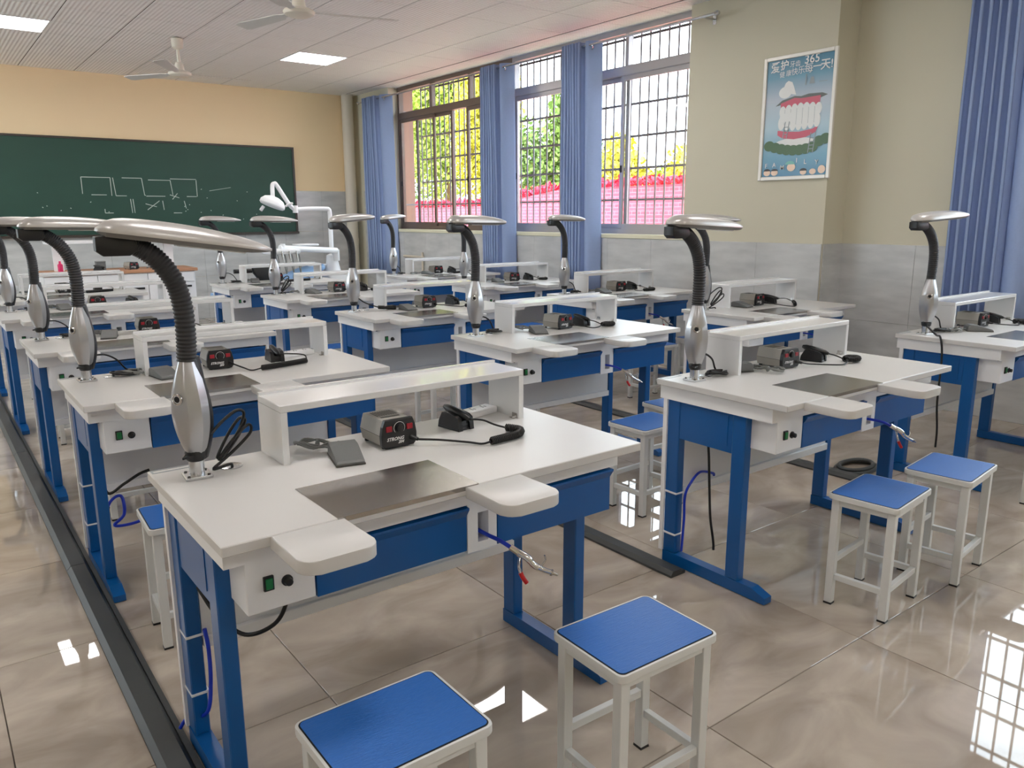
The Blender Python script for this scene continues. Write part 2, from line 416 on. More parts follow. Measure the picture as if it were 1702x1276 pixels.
dll = G().box(0.0, 0.012, YB, YF, 0.0, 1.2).mesh('dado_panel', 'dado_tile'); link('dado_panel', dll, wl, (XL, 0, 0))
# sills
for nm, x0, ya, yb in (('trim_1', XW, Y0A, Y1A), ('trim_2', X2, Y0B, Y1B)):
    struct(nm, G().box(x0-0.02, x0+0.24, ya-0.03*(ya > 4), yb, WZ0-0.04, WZ0, bev=0.004).mesh('window_sill', 'sill_cream'))

# ------------------------------------------------------------------ windows
def window(name, xp, ya, yb, nb, brown=False):
    """xp: plane of the frame; nb bays; transom lights above sliding sashes"""
    w0 = struct(name, None)
    dk = 'frame_brown' if brown else 'frame_alu'
    zt = 2.82
    g = G()
    g.box(xp-0.035, xp+0.035, ya, ya+0.05, WZ0, WZ1); g.box(xp-0.035, xp+0.035, yb-0.05, yb, WZ0, WZ1)
    g.box(xp-0.035, xp+0.035, ya+0.05, yb-0.05, WZ0, WZ0+0.05); g.box(xp-0.035, xp+0.035, ya+0.05, yb-0.05, WZ1-0.05, WZ1)
    link('window_frame', g.mesh('window_frame', dk), w0)
    link('transom', G().box(xp-0.045, xp+0.045, ya+0.05, yb-0.05, zt-0.045, zt+0.045, bev=0.006).mesh('transom', dk), w0)
    bw = (yb-ya)/nb
    for k in range(1, nb): link('mullion', G().box(xp-0.03, xp+0.03, ya+bw*k-0.022, ya+bw*k+0.022, zt+0.045, WZ1-0.05).mesh('mullion', dk), w0)
    gp = G().box(-0.003, 0.003, -bw/2+0.03, bw/2-0.03, zt+0.045, WZ1-0.05).mesh('top_pane', 'glass_pane')
    for k in range(nb): link('top_pane', gp, w0, (xp, ya+bw*(k+0.5), 0))
    sw = bw+0.03; z0, z1 = WZ0+0.05, zt-0.045
    s = G()
    for a in ((-sw/2, -sw/2+0.045), (sw/2-0.045, sw/2)): s.box(-0.013, 0.013, a[0], a[1], z0, z1, bev=0.003)
    s.box(-0.013, 0.013, -sw/2+0.045, sw/2-0.045, z0, z0+0.05); s.box(-0.013, 0.013, -sw/2+0.045, sw/2-0.045, z1-0.045, z1)
    s = s.mesh('sash', dk)
    sp_ = G().box(-0.003, 0.003, -sw/2+0.045, sw/2-0.045, z0+0.05, z1-0.045).mesh('sash_pane', 'glass_pane')
    lt = G().box(-0.022, -0.013, -0.014, 0.014, 0, 0.07, bev=0.004).mesh('latch', 'black_plastic')
    for k in range(nb):
        off = (0.0, 0.46 if brown else 0.0, 0.0)[k % 3]
        yc = min(max(ya+bw*(k+0.5)+off, ya+0.04+sw/2), yb-0.04-sw/2)
        sh = link('sash', s, w0, (xp+(0.016 if k % 2 else -0.016), yc, 0)); link('sash_pane', sp_, sh)
        if k % 2 == 0: link('latch', lt, sh, (0, sw/2-0.022, 1.85))
    return w0
window('window_1', 5.90, 7.73, Y1A, 3, True)
window('window_2', 5.90, Y0A, 7.73, 3)
window('window_3', 6.16, Y0B, Y1B, 4)
w4 = struct('added_window', None)  # made-up window on the unseen left wall, brightens the chalkboard wall
g = G()
for k in range(5): g.box(XL-0.12, XL-0.07, YC+(YD-YC-0.05)*k/4, YC+(YD-YC-0.05)*k/4+0.05, 1.0, 2.95)
g.box(XL-0.12, XL-0.07, YC, YD, 1.0, 1.05); g.box(XL-0.12, XL-0.07, YC, YD, 2.9, 2.95)
link('window_frame', g.mesh('window_frame', 'frame_alu'), w4)
link('pane', G().box(XL-0.098, XL-0.094, YC, YD, 1.05, 2.9).mesh('pane', 'glass_pane'), w4)
# security grilles outside
def grille(label, xp, ya, yb, wall_gap):
    t = thing('window_grille', label, 'grille', (xp, ya, WZ0), 0, 'security grilles outside the windows')
    n = int((yb-ya)/0.125)
    bar = G().tube([(0, 0, -0.05), (0, 0, WZ1-WZ0+0.3)], 0.010, 6).mesh('bar', 'bar_white')
    for k in range(n+1): link('bar', bar, t, (0, (yb-ya)*k/n, 0))
    rail = G().box(-0.006, 0.006, -0.05, yb-ya+0.05, -0.012, 0.012).mesh('rail', 'bar_white')
    an = G().box(-wall_gap, 0.02, -0.012, 0.012, -0.012, 0.012).mesh('anchor', 'bar_white')
    for ye in (-0.035, yb-ya+0.035):
        for ze in (0.35, 1.67): link('anchor', an, t, (0, ye, ze))
    z = 0.02
    while z < 2.3: link('rail', rail, t, (0.014, 0, z)); z += 0.33
grille('white barred security grille outside the long window by the chalkboard', 6.32, Y0A-0.1, Y1A+0.1, 0.36)
grille('white barred security grille outside the window past the poster pier', 6.55, Y0B, Y1B+0.1, 0.31)
# exterior return wall beside the far window
struct('wall_outside', G().box(6.1, 6.75, 11.55, 12.0, -0.5, 4.5).mesh('wall_outside', 'neighbour_wall'))

# ------------------------------------------------------------------ curtains and rods
def curtain(label, xc, y_far, y_near, folds=7):
    wd = y_far-y_near; n = folds*12; rows = []
    for zi in range(9):
        z = 0.60+(3.10-0.60)*zi/8; row = []
        for k in range(n+1):
            s = k/n; flare = 1.0+0.12*(1-zi/8)
            if s < 0.72:
                a = s/0.72
                px = -0.062*math.sin(2*math.pi*folds*a)*(0.8+0.2*zi/8) + 0.006*math.sin(5*a+zi)
                py = y_far-wd*0.66*a*flare*0.98 - 0.012*math.sin(4*math.pi*folds*a)
            else:
                a = (s-0.72)/0.28
                px = -0.05*math.sin(math.pi*a)+0.09*a*a
                py = y_far-wd*(0.66*flare*0.98+0.34*a)
            row.append(Vector((xc+px, py, z)))
        rows.append(row)
    bm = bmesh.new(); V = [[bm.verts.new(p) for p in r] for r in rows]
    for i in range(8):
        for j in range(n): bm.faces.new((V[i][j], V[i][j+1], V[i+1][j+1], V[i+1][j]))
    bmesh.ops.recalc_face_normals(bm, faces=bm.faces[:])
    bmesh.ops.solidify(bm, geom=bm.faces[:], thickness=0.004)
    me = bpy.data.meshes.new('curtain_cloth'); bm.to_mesh(me); bm.free(); me.materials.append(MATS['curtain_blue'])
    me.polygons.foreach_set('use_smooth', [True]*len(me.polygons))
    t = thing('curtain', label, 'curtain', (0, 0, 0), 0, 'blue pleated curtains')
    link('cloth', me, t)
    gr = G(); M = Matrix.Translation((xc-0.012, y_near+wd*0.14, 3.04)) @ Matrix.Rotation(R(70), 4, 'Y')
    pts = [M @ Vector((0.024*math.cos(2*math.pi*k/16), 0.024*math.sin(2*math.pi*k/16), 0)) for k in range(16)]
    link('grommet', gr.tube(pts, 0.006, 6, closed=True).mesh('grommet', 'chrome'), t)
curtain('blue pleated curtain in the corner beside the chalkboard wall', 5.60, 10.95, 10.28)
curtain('blue pleated curtain at the middle post of the long window', 5.60, 7.93, 7.45)
curtain('blue pleated curtain over the long window, between middle post and poster', 5.60, 6.48, 6.02)
curtain('blue pleated curtain hanging past the pier, beside the second window', 5.85, 2.63, 2.10, 6)
def rod(label, x, ya, yb):
    t = thing('curtain_rod', label, 'curtain rod', (x, ya, 3.06), 0)
    link('rod', G().tube([(0, 0, 0), (0, yb-ya, 0)], 0.012, 10).mesh('rod', 'aluminium'), t)
    fin = G().lathe([(0, -0.03), (0.018, -0.02), (0.022, 0), (0.014, 0.02)], 12, M=Matrix.Rotation(R(90), 4, 'X')).mesh('finial', 'aluminium')
    link('finial', fin, t, (0, 0, 0)); link('finial', fin, t, (0, yb-ya, 0), (0, 0, math.pi))
    br = G().box(0.0, 0.14, -0.01, 0.01, -0.008, 0.004).box(0.13, 0.14, -0.018, 0.018, -0.04, 0.04).mesh('bracket', 'aluminium')
    for f in (0.02, 0.98): link('bracket', br, t, (0, (yb-ya)*f, -0.008))
rod('long metal curtain rod above the window by the chalkboard', 5.585, 4.55, 11.15)
rod('metal curtain rod above the window past the poster pier', 5.85, -1.6, 2.95)

# ------------------------------------------------------------------ chalkboard
cb = thing('chalkboard', 'long dark green chalkboard with faint white chalk boxes on it', 'chalkboard', (2.68, YF-0.012, 1.205))
link('board', G().box(-2.0, 2.0, -0.022, 0.0, 0.0, 1.19).mesh('board', 'board_green'), cb)
g = G(); g.box(-2.03, 2.03, -0.035, 0.0, 1.19, 1.215); g.box(-2.03, -2.0, -0.035, 0.0, 0.0, 1.19); g.box(2.0, 2.03, -0.035, 0.0, 0.0, 1.19)
link('frame', g.mesh('frame', 'board_frame'), cb)
link('chalk_ledge', G().box(-2.03, 2.03, -0.075, 0.0, -0.03, 0.0, bev=0.004).mesh('chalk_ledge', 'board_frame'), cb)
g = G()
def stroke(x0, z0, x1, z1, wd=0.007):
    d = Vector((x1-x0, 0, z1-z0)); n = Vector((-d.z, 0, d.x)).normalized()*wd
    a = Vector((x0-2.68, -0.0232, z0-1.205)); b = Vector((x1-2.68, -0.0232, z1-1.205))
    g.quad(a-n, b-n*0.8, b+n*0.8, a+n)
CH = [(1.86, 1.93, 2.20, 1.93), (1.86, 1.93, 1.86, 1.72), (2.20, 1.93, 2.20, 1.70), (1.96, 1.71, 2.14, 1.71), (2.34, 1.93, 2.58, 1.93), (2.23, 1.93, 2.25, 1.70),
      (2.25, 1.70, 2.38, 1.70), (2.58, 1.93, 2.60, 1.71), (2.66, 1.91, 2.94, 1.91), (2.62, 1.70, 2.86, 1.70), (2.94, 1.93, 3.28, 1.93), (2.94, 1.91, 2.96, 1.72), (3.28, 1.92, 3.28, 1.70), (3.14, 1.70, 3.27, 1.70),
      (2.42, 1.66, 2.43, 1.48), (2.45, 1.66, 2.46, 1.48), (2.10, 1.53, 2.10, 1.48), (2.10, 1.48, 2.20, 1.48), (2.60, 1.60, 2.74, 1.56), (2.62, 1.52, 2.78, 1.64), (2.82, 1.64, 2.83, 1.52), (2.95, 1.66, 3.02, 1.74), (2.92, 1.72, 3.04, 1.68), (2.95, 1.48, 3.06, 1.48), (3.10, 1.64, 3.12, 1.54), (3.45, 1.78, 3.75, 1.83)]
for i, c in enumerate(CH): stroke(*c, wd=0.003 if i > 24 else 0.0048)
for k in range(26):
    x, z = random.uniform(1.2, 4.5), random.uniform(1.3, 1.8); stroke(x, z, x+0.012, z+random.uniform(-0.01, 0.01), 0.005)
link('chalk_drawing', g.mesh('chalk_drawing', 'chalk'), cb)['kind'] = 'stuff'

# ------------------------------------------------------------------ corner pipe, conduit
tag(link('drain_pipe', G().tube([(0, 0, 0.0), (0, 0, CZ-0.002)], 0.085, 20).tube([(0, 0, 1.0), (0, 0, 1.09)], 0.095, 20).mesh('drain_pipe', 'pipe_white', 40), None, (5.56, 11.47, 0)),
    'cream vertical drain pipe in the corner beside the chalkboard', 'pipe')
tag(link('wall_conduit', G().tube(spline([(0, 0, 0.86), (0, -0.3, 0.86), (0, -0.5, 0.86)], 3)+[Vector((0, -0.55, 0.86))], 0.018, 10).tube([(0, -0.52, 0.02), (0, -0.52, 0.93)], 0.016, 10).mesh('wall_conduit', 'pipe_white', 40), None, (XW-0.035, 10.1, 0)),
    'thin white conduit on the tiled wall under the far window', 'conduit')

# ------------------------------------------------------------------ ceiling fans
fan = []
fan.append(('canopy', 'canopy', G().lathe([(0.03, 0.345), (0.06, 0.33), (0.055, 0.25), (0.035, 0.235), (0.02, 0.23)], 20).mesh('canopy', 'fan_cream', 40), None, (0, 0, 0), (0, 0, 0)))
fan.append(('hook', 'hook', G().tube([(0, 0, 0.335), (0, 0, 0.36)], 0.018, 10).mesh('hook', 'black_plastic'), None, (0, 0, 0), (0, 0, 0)))
fan.append(('rod', 'down_rod', G().tube([(0, 0, 0.05), (0, 0, 0.24)], 0.016, 12).mesh('down_rod', 'fan_cream', 40), None, (0, 0, 0), (0, 0, 0)))
fan.append(('motor', 'motor_housing', G().lathe([(0.0, -0.035), (0.075, -0.032), (0.105, -0.018), (0.115, 0.0), (0.105, 0.012), (0.085, 0.02), (0.05, 0.03), (0.043, 0.09), (0.03, 0.105), (0.015, 0.11)], 28).mesh('motor_housing', 'fan_cream', 35), None, (0, 0, 0), (0, 0, 0)))
fb = G().prism([(0.10, -0.02), (0.18, -0.025), (0.22, -0.05), (0.68, -0.07), (0.72, -0.055), (0.72, 0.045), (0.68, 0.06), (0.22, 0.04), (0.18, 0.025), (0.10, 0.02)], -0.003, 0.003, M=Matrix.Rotation(R(9), 4, 'X')).mesh('blade', 'fan_blade')
for k in range(3): fan.append(('blade%d' % k, 'blade', fb, None, (0, 0, 0), (0, 0, R(120*k))))
place(fan, 'ceiling_fan', 'cream three-blade ceiling fan nearest the chalkboard', 'ceiling fan', (2.452, 8.888, 2.87), R(1), 'ceiling fans')
place(fan, 'ceiling_fan', 'cream three-blade ceiling fan second from the chalkboard', 'ceiling fan', (2.462, 5.786, 2.87), R(-15), 'ceiling fans')

# ------------------------------------------------------------------ poster
po = thing('framed_poster', 'framed dental care poster with teeth picture on the cream pier', 'poster', (XW-0.001, 3.82, 1.70), 0)
PW, PH = 0.645, 0.955
g = G()
for a in ((-PW/2, -PW/2+0.03, 0, PH), (PW/2-0.03, PW/2, 0, PH), (-PW/2+0.03, PW/2-0.03, 0, 0.03), (-PW/2+0.03, PW/2-0.03, PH-0.03, PH)): g.box(-0.022, 0.0, a[0], a[1], a[2], a[3], bev=0.004)
link('frame', g.mesh('frame', 'poster_frame'), po)
pr = link('print', G().box(-0.008, 0.0, -PW/2+0.03, PW/2-0.03, 0.03, PH-0.03).mesh('print', 'poster_print'), po)
# poster coordinates: a runs left to right as read (0..1), b bottom to top (0..1)
IW, IH = PW-0.06, PH-0.06
def pp(a, b, lay): return Vector((-0.0085-0.0006*lay, IW/2-a*IW, 0.03+b*IH))
def flat(name, m, polys, lay):
    g = G()
    for q_, poly in enumerate(polys): g.poly([pp(a, b, lay+0.09*q_) for a, b in poly])
    link(name, g.mesh(name, m), pr)
def ell(ca, cb_, ra, rb, n=18, a0=0, a1=360): return [(ca+ra*math.cos(R(a0+(a1-a0)*k/n)), cb_+rb*math.sin(R(a0+(a1-a0)*k/n))) for k in range(n + (0 if a1-a0 == 360 else 1))]
for e_ in (ell(0.5, 0.27, 0.34, 0.06), ell(0.30, 0.72, 0.10, 0.05)): flat('cloud', 'p_white', [e_], 1)
flat('molar', 'p_white', [[(0.24, 0.69), (0.27, 0.76), (0.30, 0.80), (0.34, 0.815), (0.40, 0.80), (0.43, 0.76), (0.47, 0.69), (0.40, 0.70), (0.35, 0.72), (0.31, 0.70)]], 2)
flat('upper_lip', 'p_lip', [[(0.16, 0.61), (0.26, 0.655), (0.45, 0.68), (0.55, 0.672), (0.66, 0.685), (0.86, 0.68), (0.94, 0.66), (0.84, 0.64), (0.26, 0.62)]], 2)
flat('upper_gum', 'p_pink', [[(0.24, 0.63), (0.45, 0.665), (0.55, 0.655), (0.84, 0.66), (0.83, 0.58), (0.70, 0.60), (0.55, 0.605), (0.40, 0.585), (0.25, 0.555)]], 3)
flat('teeth', 'p_white', [ell(0.28+0.09*k, 0.555+0.014*math.sin(math.pi*k/6), 0.05, 0.05) for k in range(7)] + [ell(0.27+0.09*k, 0.46-0.014*math.sin(math.pi*k/6), 0.05, 0.06) for k in range(7)] + [[(0.24, 0.46), (0.82, 0.48), (0.82, 0.55), (0.24, 0.54)]], 4)
flat('bite_line', 'p_grey', [[(0.24, 0.505), (0.82, 0.518), (0.82, 0.522), (0.24, 0.509)]] + [[(0.315+0.09*k, 0.44), (0.319+0.09*k, 0.44), (0.319+0.09*k, 0.575), (0.315+0.09*k, 0.575)] for k in range(6)], 5)
flat('lower_gum', 'p_pink', [[(0.22, 0.40), (0.35, 0.385), (0.55, 0.375), (0.75, 0.39), (0.84, 0.42), (0.80, 0.36), (0.66, 0.325), (0.48, 0.315), (0.30, 0.33), (0.22, 0.36)]], 5)
flat('bushes', 'p_green', [ell(0.10+0.095*k, 0.27-0.05*math.sin(math.pi*k/9)+0.03*(k > 7), 0.085, 0.045) for k in range(10)], 6)
for e_ in [[(x, z), (x+0.012, z), (x+0.03+0.012, z+h), (x+0.03, z+h)] for x, z, h in ((0.30, 0.33, 0.14), (0.36, 0.33, 0.14), (0.70, 0.19, 0.17), (0.77, 0.19, 0.17))] + [[(x, z), (x+0.07, z), (x+0.07, z+0.006), (x, z+0.006)] for x, z in ((0.31, 0.36), (0.32, 0.39), (0.32, 0.42), (0.71, 0.22), (0.71, 0.25), (0.72, 0.28), (0.72, 0.31))] + [[(0.60, 0.76), (0.615, 0.76), (0.615, 0.85), (0.60, 0.85)], [(0.66, 0.765), (0.74, 0.765), (0.72, 0.82), (0.68, 0.82)], [(0.80, 0.77), (0.92, 0.77), (0.92, 0.775), (0.80, 0.775)]]: flat('ladder_line', 'p_grey', [e_], 7)
[flat('face', 'p_skin', [e_], 7) for e_ in [ell(0.09, 0.035, 0.055, 0.028), ell(0.21, 0.035, 0.055, 0.028), ell(0.47, 0.075, 0.065, 0.035), ell(0.66, 0.03, 0.05, 0.025), ell(0.80, 0.03, 0.05, 0.025), ell(0.93, 0.045, 0.055, 0.035)]]
flat('hair', 'p_hair', [ell(0.09, 0.05, 0.055, 0.02, 12, 0, 180), ell(0.21, 0.05, 0.055, 0.018, 12, 0, 180), ell(0.66, 0.04, 0.055, 0.022, 12, 0, 180)], 8)
flat('cap', 'p_teal', [ell(0.45, 0.10, 0.075, 0.03, 12, 0, 180)], 8)
def text_mesh(s, size, shear=0.0, bold=0.0):
    c = bpy.data.curves.new('lettering', 'FONT'); c.body = s; c.size = size; c.shear = shear; c.offset = bold; c.resolution_u = 2
    c.align_x = 'CENTER'; c.align_y = 'CENTER'
    o = bpy.data.objects.new('lettering', c); COL.objects.link(o)
    bpy.context.view_layer.update()
    me = bpy.data.meshes.new_from_object(o.evaluated_get(bpy.context.evaluated_depsgraph_get()))
    bpy.data.objects.remove(o); bpy.data.curves.remove(c)
    return me
def letter(s, a, b, size, m='p_white', bold=0.0, rot=0.0):
    me = text_mesh(s, size, 0, bold); me.materials.clear(); me.materials.append(MATS[m])
    o = link('lettering', me, pr)
    o.matrix_local = Matrix.Translation(pp(a, b, 9)) @ Matrix(((0, 0, -1, 0), (-1, 0, 0, 0), (0, 1, 0, 0), (0, 0, 0, 1))) @ Matrix.Rotation(rot, 4, 'Z')
for ch, a, b, s in (('爱', 0.13, 0.935, 0.088), ('护', 0.27, 0.945, 0.078), ('牙', 0.39, 0.945, 0.05), ('齿', 0.47, 0.945, 0.048), ('365', 0.68, 0.965, 0.09),
                    ('健', 0.24, 0.87, 0.05), ('康', 0.34, 0.875, 0.05), ('快', 0.43, 0.88, 0.058), ('乐', 0.53, 0.885, 0.062), ('每', 0.64, 0.89, 0.078), ('一', 0.76, 0.895, 0.075), ('天', 0.88, 0.9, 0.085), ('!', 0.97, 0.9, 0.085)):
    letter(ch, a, b, s, bold=0.0012 if s > 0.07 and ch != '每' else 0.0)
for ch, a, b in (('F', 0.07, 0.095), ('A', 0.20, 0.10), ('M', 0.33, 0.075), ('I', 0.55, 0.13), ('L', 0.68, 0.115), ('Y', 0.85, 0.105)): letter(ch, a, b, 0.05, 'p_white', 0.0005)

# ------------------------------------------------------------------ dental workbench prototype (origin: front left corner of the top, at floor level)
BW, BD = 1.205, 0.605
ID = (0, 0, 0)
bench = []
def bp_(key, name, me, par=None, loc=ID, rot=ID): bench.append((key, name, me, par, loc, rot))
bp_('top', 'worktop', G().box(0, BW, 0, BD, H-0.024, H, bev=0.002).mesh('worktop', 'worktop'))
pad = G().prism(rrect(-0.084, 0.084, -0.175, 0.0, 0.035, (1, 1, 0, 0)), H-0.031, H-0.0015, bev=0.003).mesh('armrest', 'worktop', 40)
bp_('padL', 'armrest', pad, None, (0.184, 0, 0)); bp_('padR', 'armrest', pad, None, (0.674, 0, 0))
bp_('steel', 'steel_plate', G().box(0.252, 0.628, -0.001, 0.240, H-0.002, H+0.0012).box(0.270, 0.588, -0.0015, 0.0, H-0.010, H+0.0012).mesh('steel_plate', 'steel'))
g = G(); g.box(0.02, 1.18, 0.07, 0.088, 0.704, H-0.024); g.box(0.02, 1.18, 0.582, 0.600, 0.704, H-0.024); g.box(0.02, 0.038, 0.088, 0.582, 0.704, H-0.024); g.box(1.162, 1.18, 0.088, 0.582, 0.704, H-0.024)
bp_('apron', 'apron', g.mesh('apron', 'white_metal'))
def leg_frame():
    return (G().box(-0.02, 0.02, 0.187, 0.247, 0.05, 0.704, bev=0.003).mesh('leg', 'blue_metal'),
            G().box(-0.02, 0.02, 0.505, 0.567, 0.05, 0.704, bev=0.003).mesh('leg', 'blue_metal'),
            G().box(-0.016, 0.016, 0.247, 0.505, 0.548, 0.704).box(-0.018, -0.016, 0.27, 0.485, 0.572, 0.69).mesh('side_panel', 'blue_metal'),
            G().prism([(0.06, 0.003), (0.567, 0.003), (0.567, 0.05), (0.12, 0.05), (0.06, 0.028)], -0.022, 0.022, M=Matrix(((0, 0, 1, 0), (1, 0, 0, 0), (0, 1, 0, 0), (0, 0, 0, 1)))).mesh('foot_bar', 'blue_metal'))
lf, lb, lp, fbm = leg_frame()
for s, u in (('L', 0.052), ('R', 1.142)):
    bp_('lf'+s, 'leg', lf, None, (u, 0, 0)); bp_('lb'+s, 'leg', lb, None, (u, 0, 0)); bp_('lp'+s, 'side_panel', lp, None, (u, 0, 0)); bp_('fb'+s, 'foot_bar', fbm, None, (u, 0, 0))
foot = G().lathe([(0.016, 0.0), (0.016, 0.006), (0.006, 0.008), (0.006, 0.012)], 10).mesh('levelling_foot', 'black_plastic')
for i, (u, v) in enumerate(((0.052, 0.15), (0.052, 0.52), (1.142, 0.15), (1.142, 0.52))): bp_('ft%d' % i, 'levelling_foot', foot, None, (u, v, 0))
bp_('mod', 'modesty_panel', G().box(0.075, 1.12, 0.512, 0.522, 0.335, 0.704).mesh('modesty_panel', 'grey_panel'))
bp_('rail', 'bottom_rail', G().box(0.075, 1.12, 0.498, 0.530, 0.302, 0.335, bev=0.002).mesh('bottom_rail', 'white_metal'))
bp_('strip', 'back_post', G().box(0.024, 0.032, 0.565, 0.585, 0.05, 0.704).mesh('back_post', 'white_metal'))
bp_('box', 'switch_box', G().box(0.066, 0.224, 0.078, 0.50, 0.578, 0.7035, bev=0.002).mesh('switch_box', 'white_metal'))
bp_('sw', 'rocker_switch', G().box(0.104, 0.127, 0.072, 0.079, 0.627, 0.661, bev=0.001).mesh('rocker_switch', 'black_plastic'), 'box')
bp_('swg', 'green_rocker', G().box(0.1075, 0.1235, 0.069, 0.074, 0.6315, 0.6565, bev=0.001).mesh('green_rocker', 'green_switch'), 'box')
bp_('knob', 'speed_knob', G().lathe([(0.013, 0), (0.013, 0.004), (0.0095, 0.005), (0.0085, 0.017), (0.006, 0.0185)], 16, M=Matrix.Translation((0.158, 0.0785, 0.6385)) @ Matrix.Rotation(R(90), 4, 'X')).mesh('speed_knob', 'black_plastic', 40), 'box')
def drawer(u0, u1, z0, z1):
    # sheet front with a rolled lip along the top
    prof = [(0.078, z0), (0.078, z1-0.028), (0.063, z1-0.006), (0.063, z1), (0.096, z1), (0.096, z0)]
    M = Matrix(((0, 0, 1, 0), (1, 0, 0, 0), (0, 1, 0, 0), (0, 0, 0, 1)))
    return G().prism(prof, u0, u1, M=M).box(u0+0.01, u1-0.01, 0.096, 0.47, z0+0.01, z1-0.03).mesh('drawer', 'blue_metal')
bp_('dr1', 'drawer', drawer(0.228, 0.642, 0.575, 0.698)); bp_('dr2', 'drawer', drawer(0.742, 1.158, 0.568, 0.698))
g = G(); g.box(0.645, 0.678, 0.078, 0.50, 0.566, 0.7035); g.box(0.712, 0.739, 0.078, 0.50, 0.566, 0.7035); g.box(0.678, 0.712, 0.078, 0.50, 0.566, 0.59); g.box(0.678, 0.712, 0.078, 0.50, 0.672, 0.7035); g.box(0.678, 0.712, 0.3, 0.31, 0.59, 0.672)
bp_('post', 'centre_post', g.mesh('centre_post', 'white_metal'))
SU0, SU1, SV0, SV1, SZ = 0.302, 1.112, 0.437, 0.605, H+0.162
bp_('shtop', 'shelf_board', G().box(SU0, SU1, SV0, SV1, SZ-0.02, SZ, bev=0.002).box(SU0, SU1, SV1-0.012, SV1, SZ, SZ+0.008).mesh('shelf_board', 'shelf_white'))
sd = G().box(-0.009, 0.009, SV0, SV1, H, SZ-0.02).mesh('shelf_side', 'shelf_white')
bp_('sl', 'shelf_side', sd, None, (SU0+0.009, 0, 0)); bp_('sr', 'shelf_side', sd, None, (SU1-0.009, 0, 0))
bk = G().box(-0.014, 0, -0.012, 0.012, 0, 0.002).box(-0.002, 0, -0.012, 0.012, 0, 0.016).mesh('bracket', 'steel')
for i, v in enumerate((0.46, 0.58)): bp_('bk%d' % i, 'bracket', bk, None, (SU1-0.018, v, H))
bp_('grom', 'cable_grommet', G().lathe([(0.030, 0), (0.030, 0.003), (0.026, 0.004), (0.0, 0.004)], 20, c=(0.187, 0.515)).mesh('cable_grommet', 'aluminium', 40), None, (0, 0, H))
g = G(); g.box(0.006, 0.118, 0.575, 0.580, 0, 0.0008); g.box(0.006, 0.118, 0.596, 0.601, 0, 0.0008); g.box(0.006, 0.011, 0.580, 0.596, 0, 0.0008); g.box(0.113, 0.118, 0.580, 0.596, 0, 0.0008)
bp_('sticker', 'name_sticker', g.mesh('name_sticker', 'p_grey'), None, (0, 0, H))
scr = G().lathe([(0.006, 0.0), (0.006, 0.004), (0.003, 0.006)], 8).mesh('screw', 'vent_dark')
bp_('scr', 'screw', scr, None, (0.052, 0.09, 0.698)); 

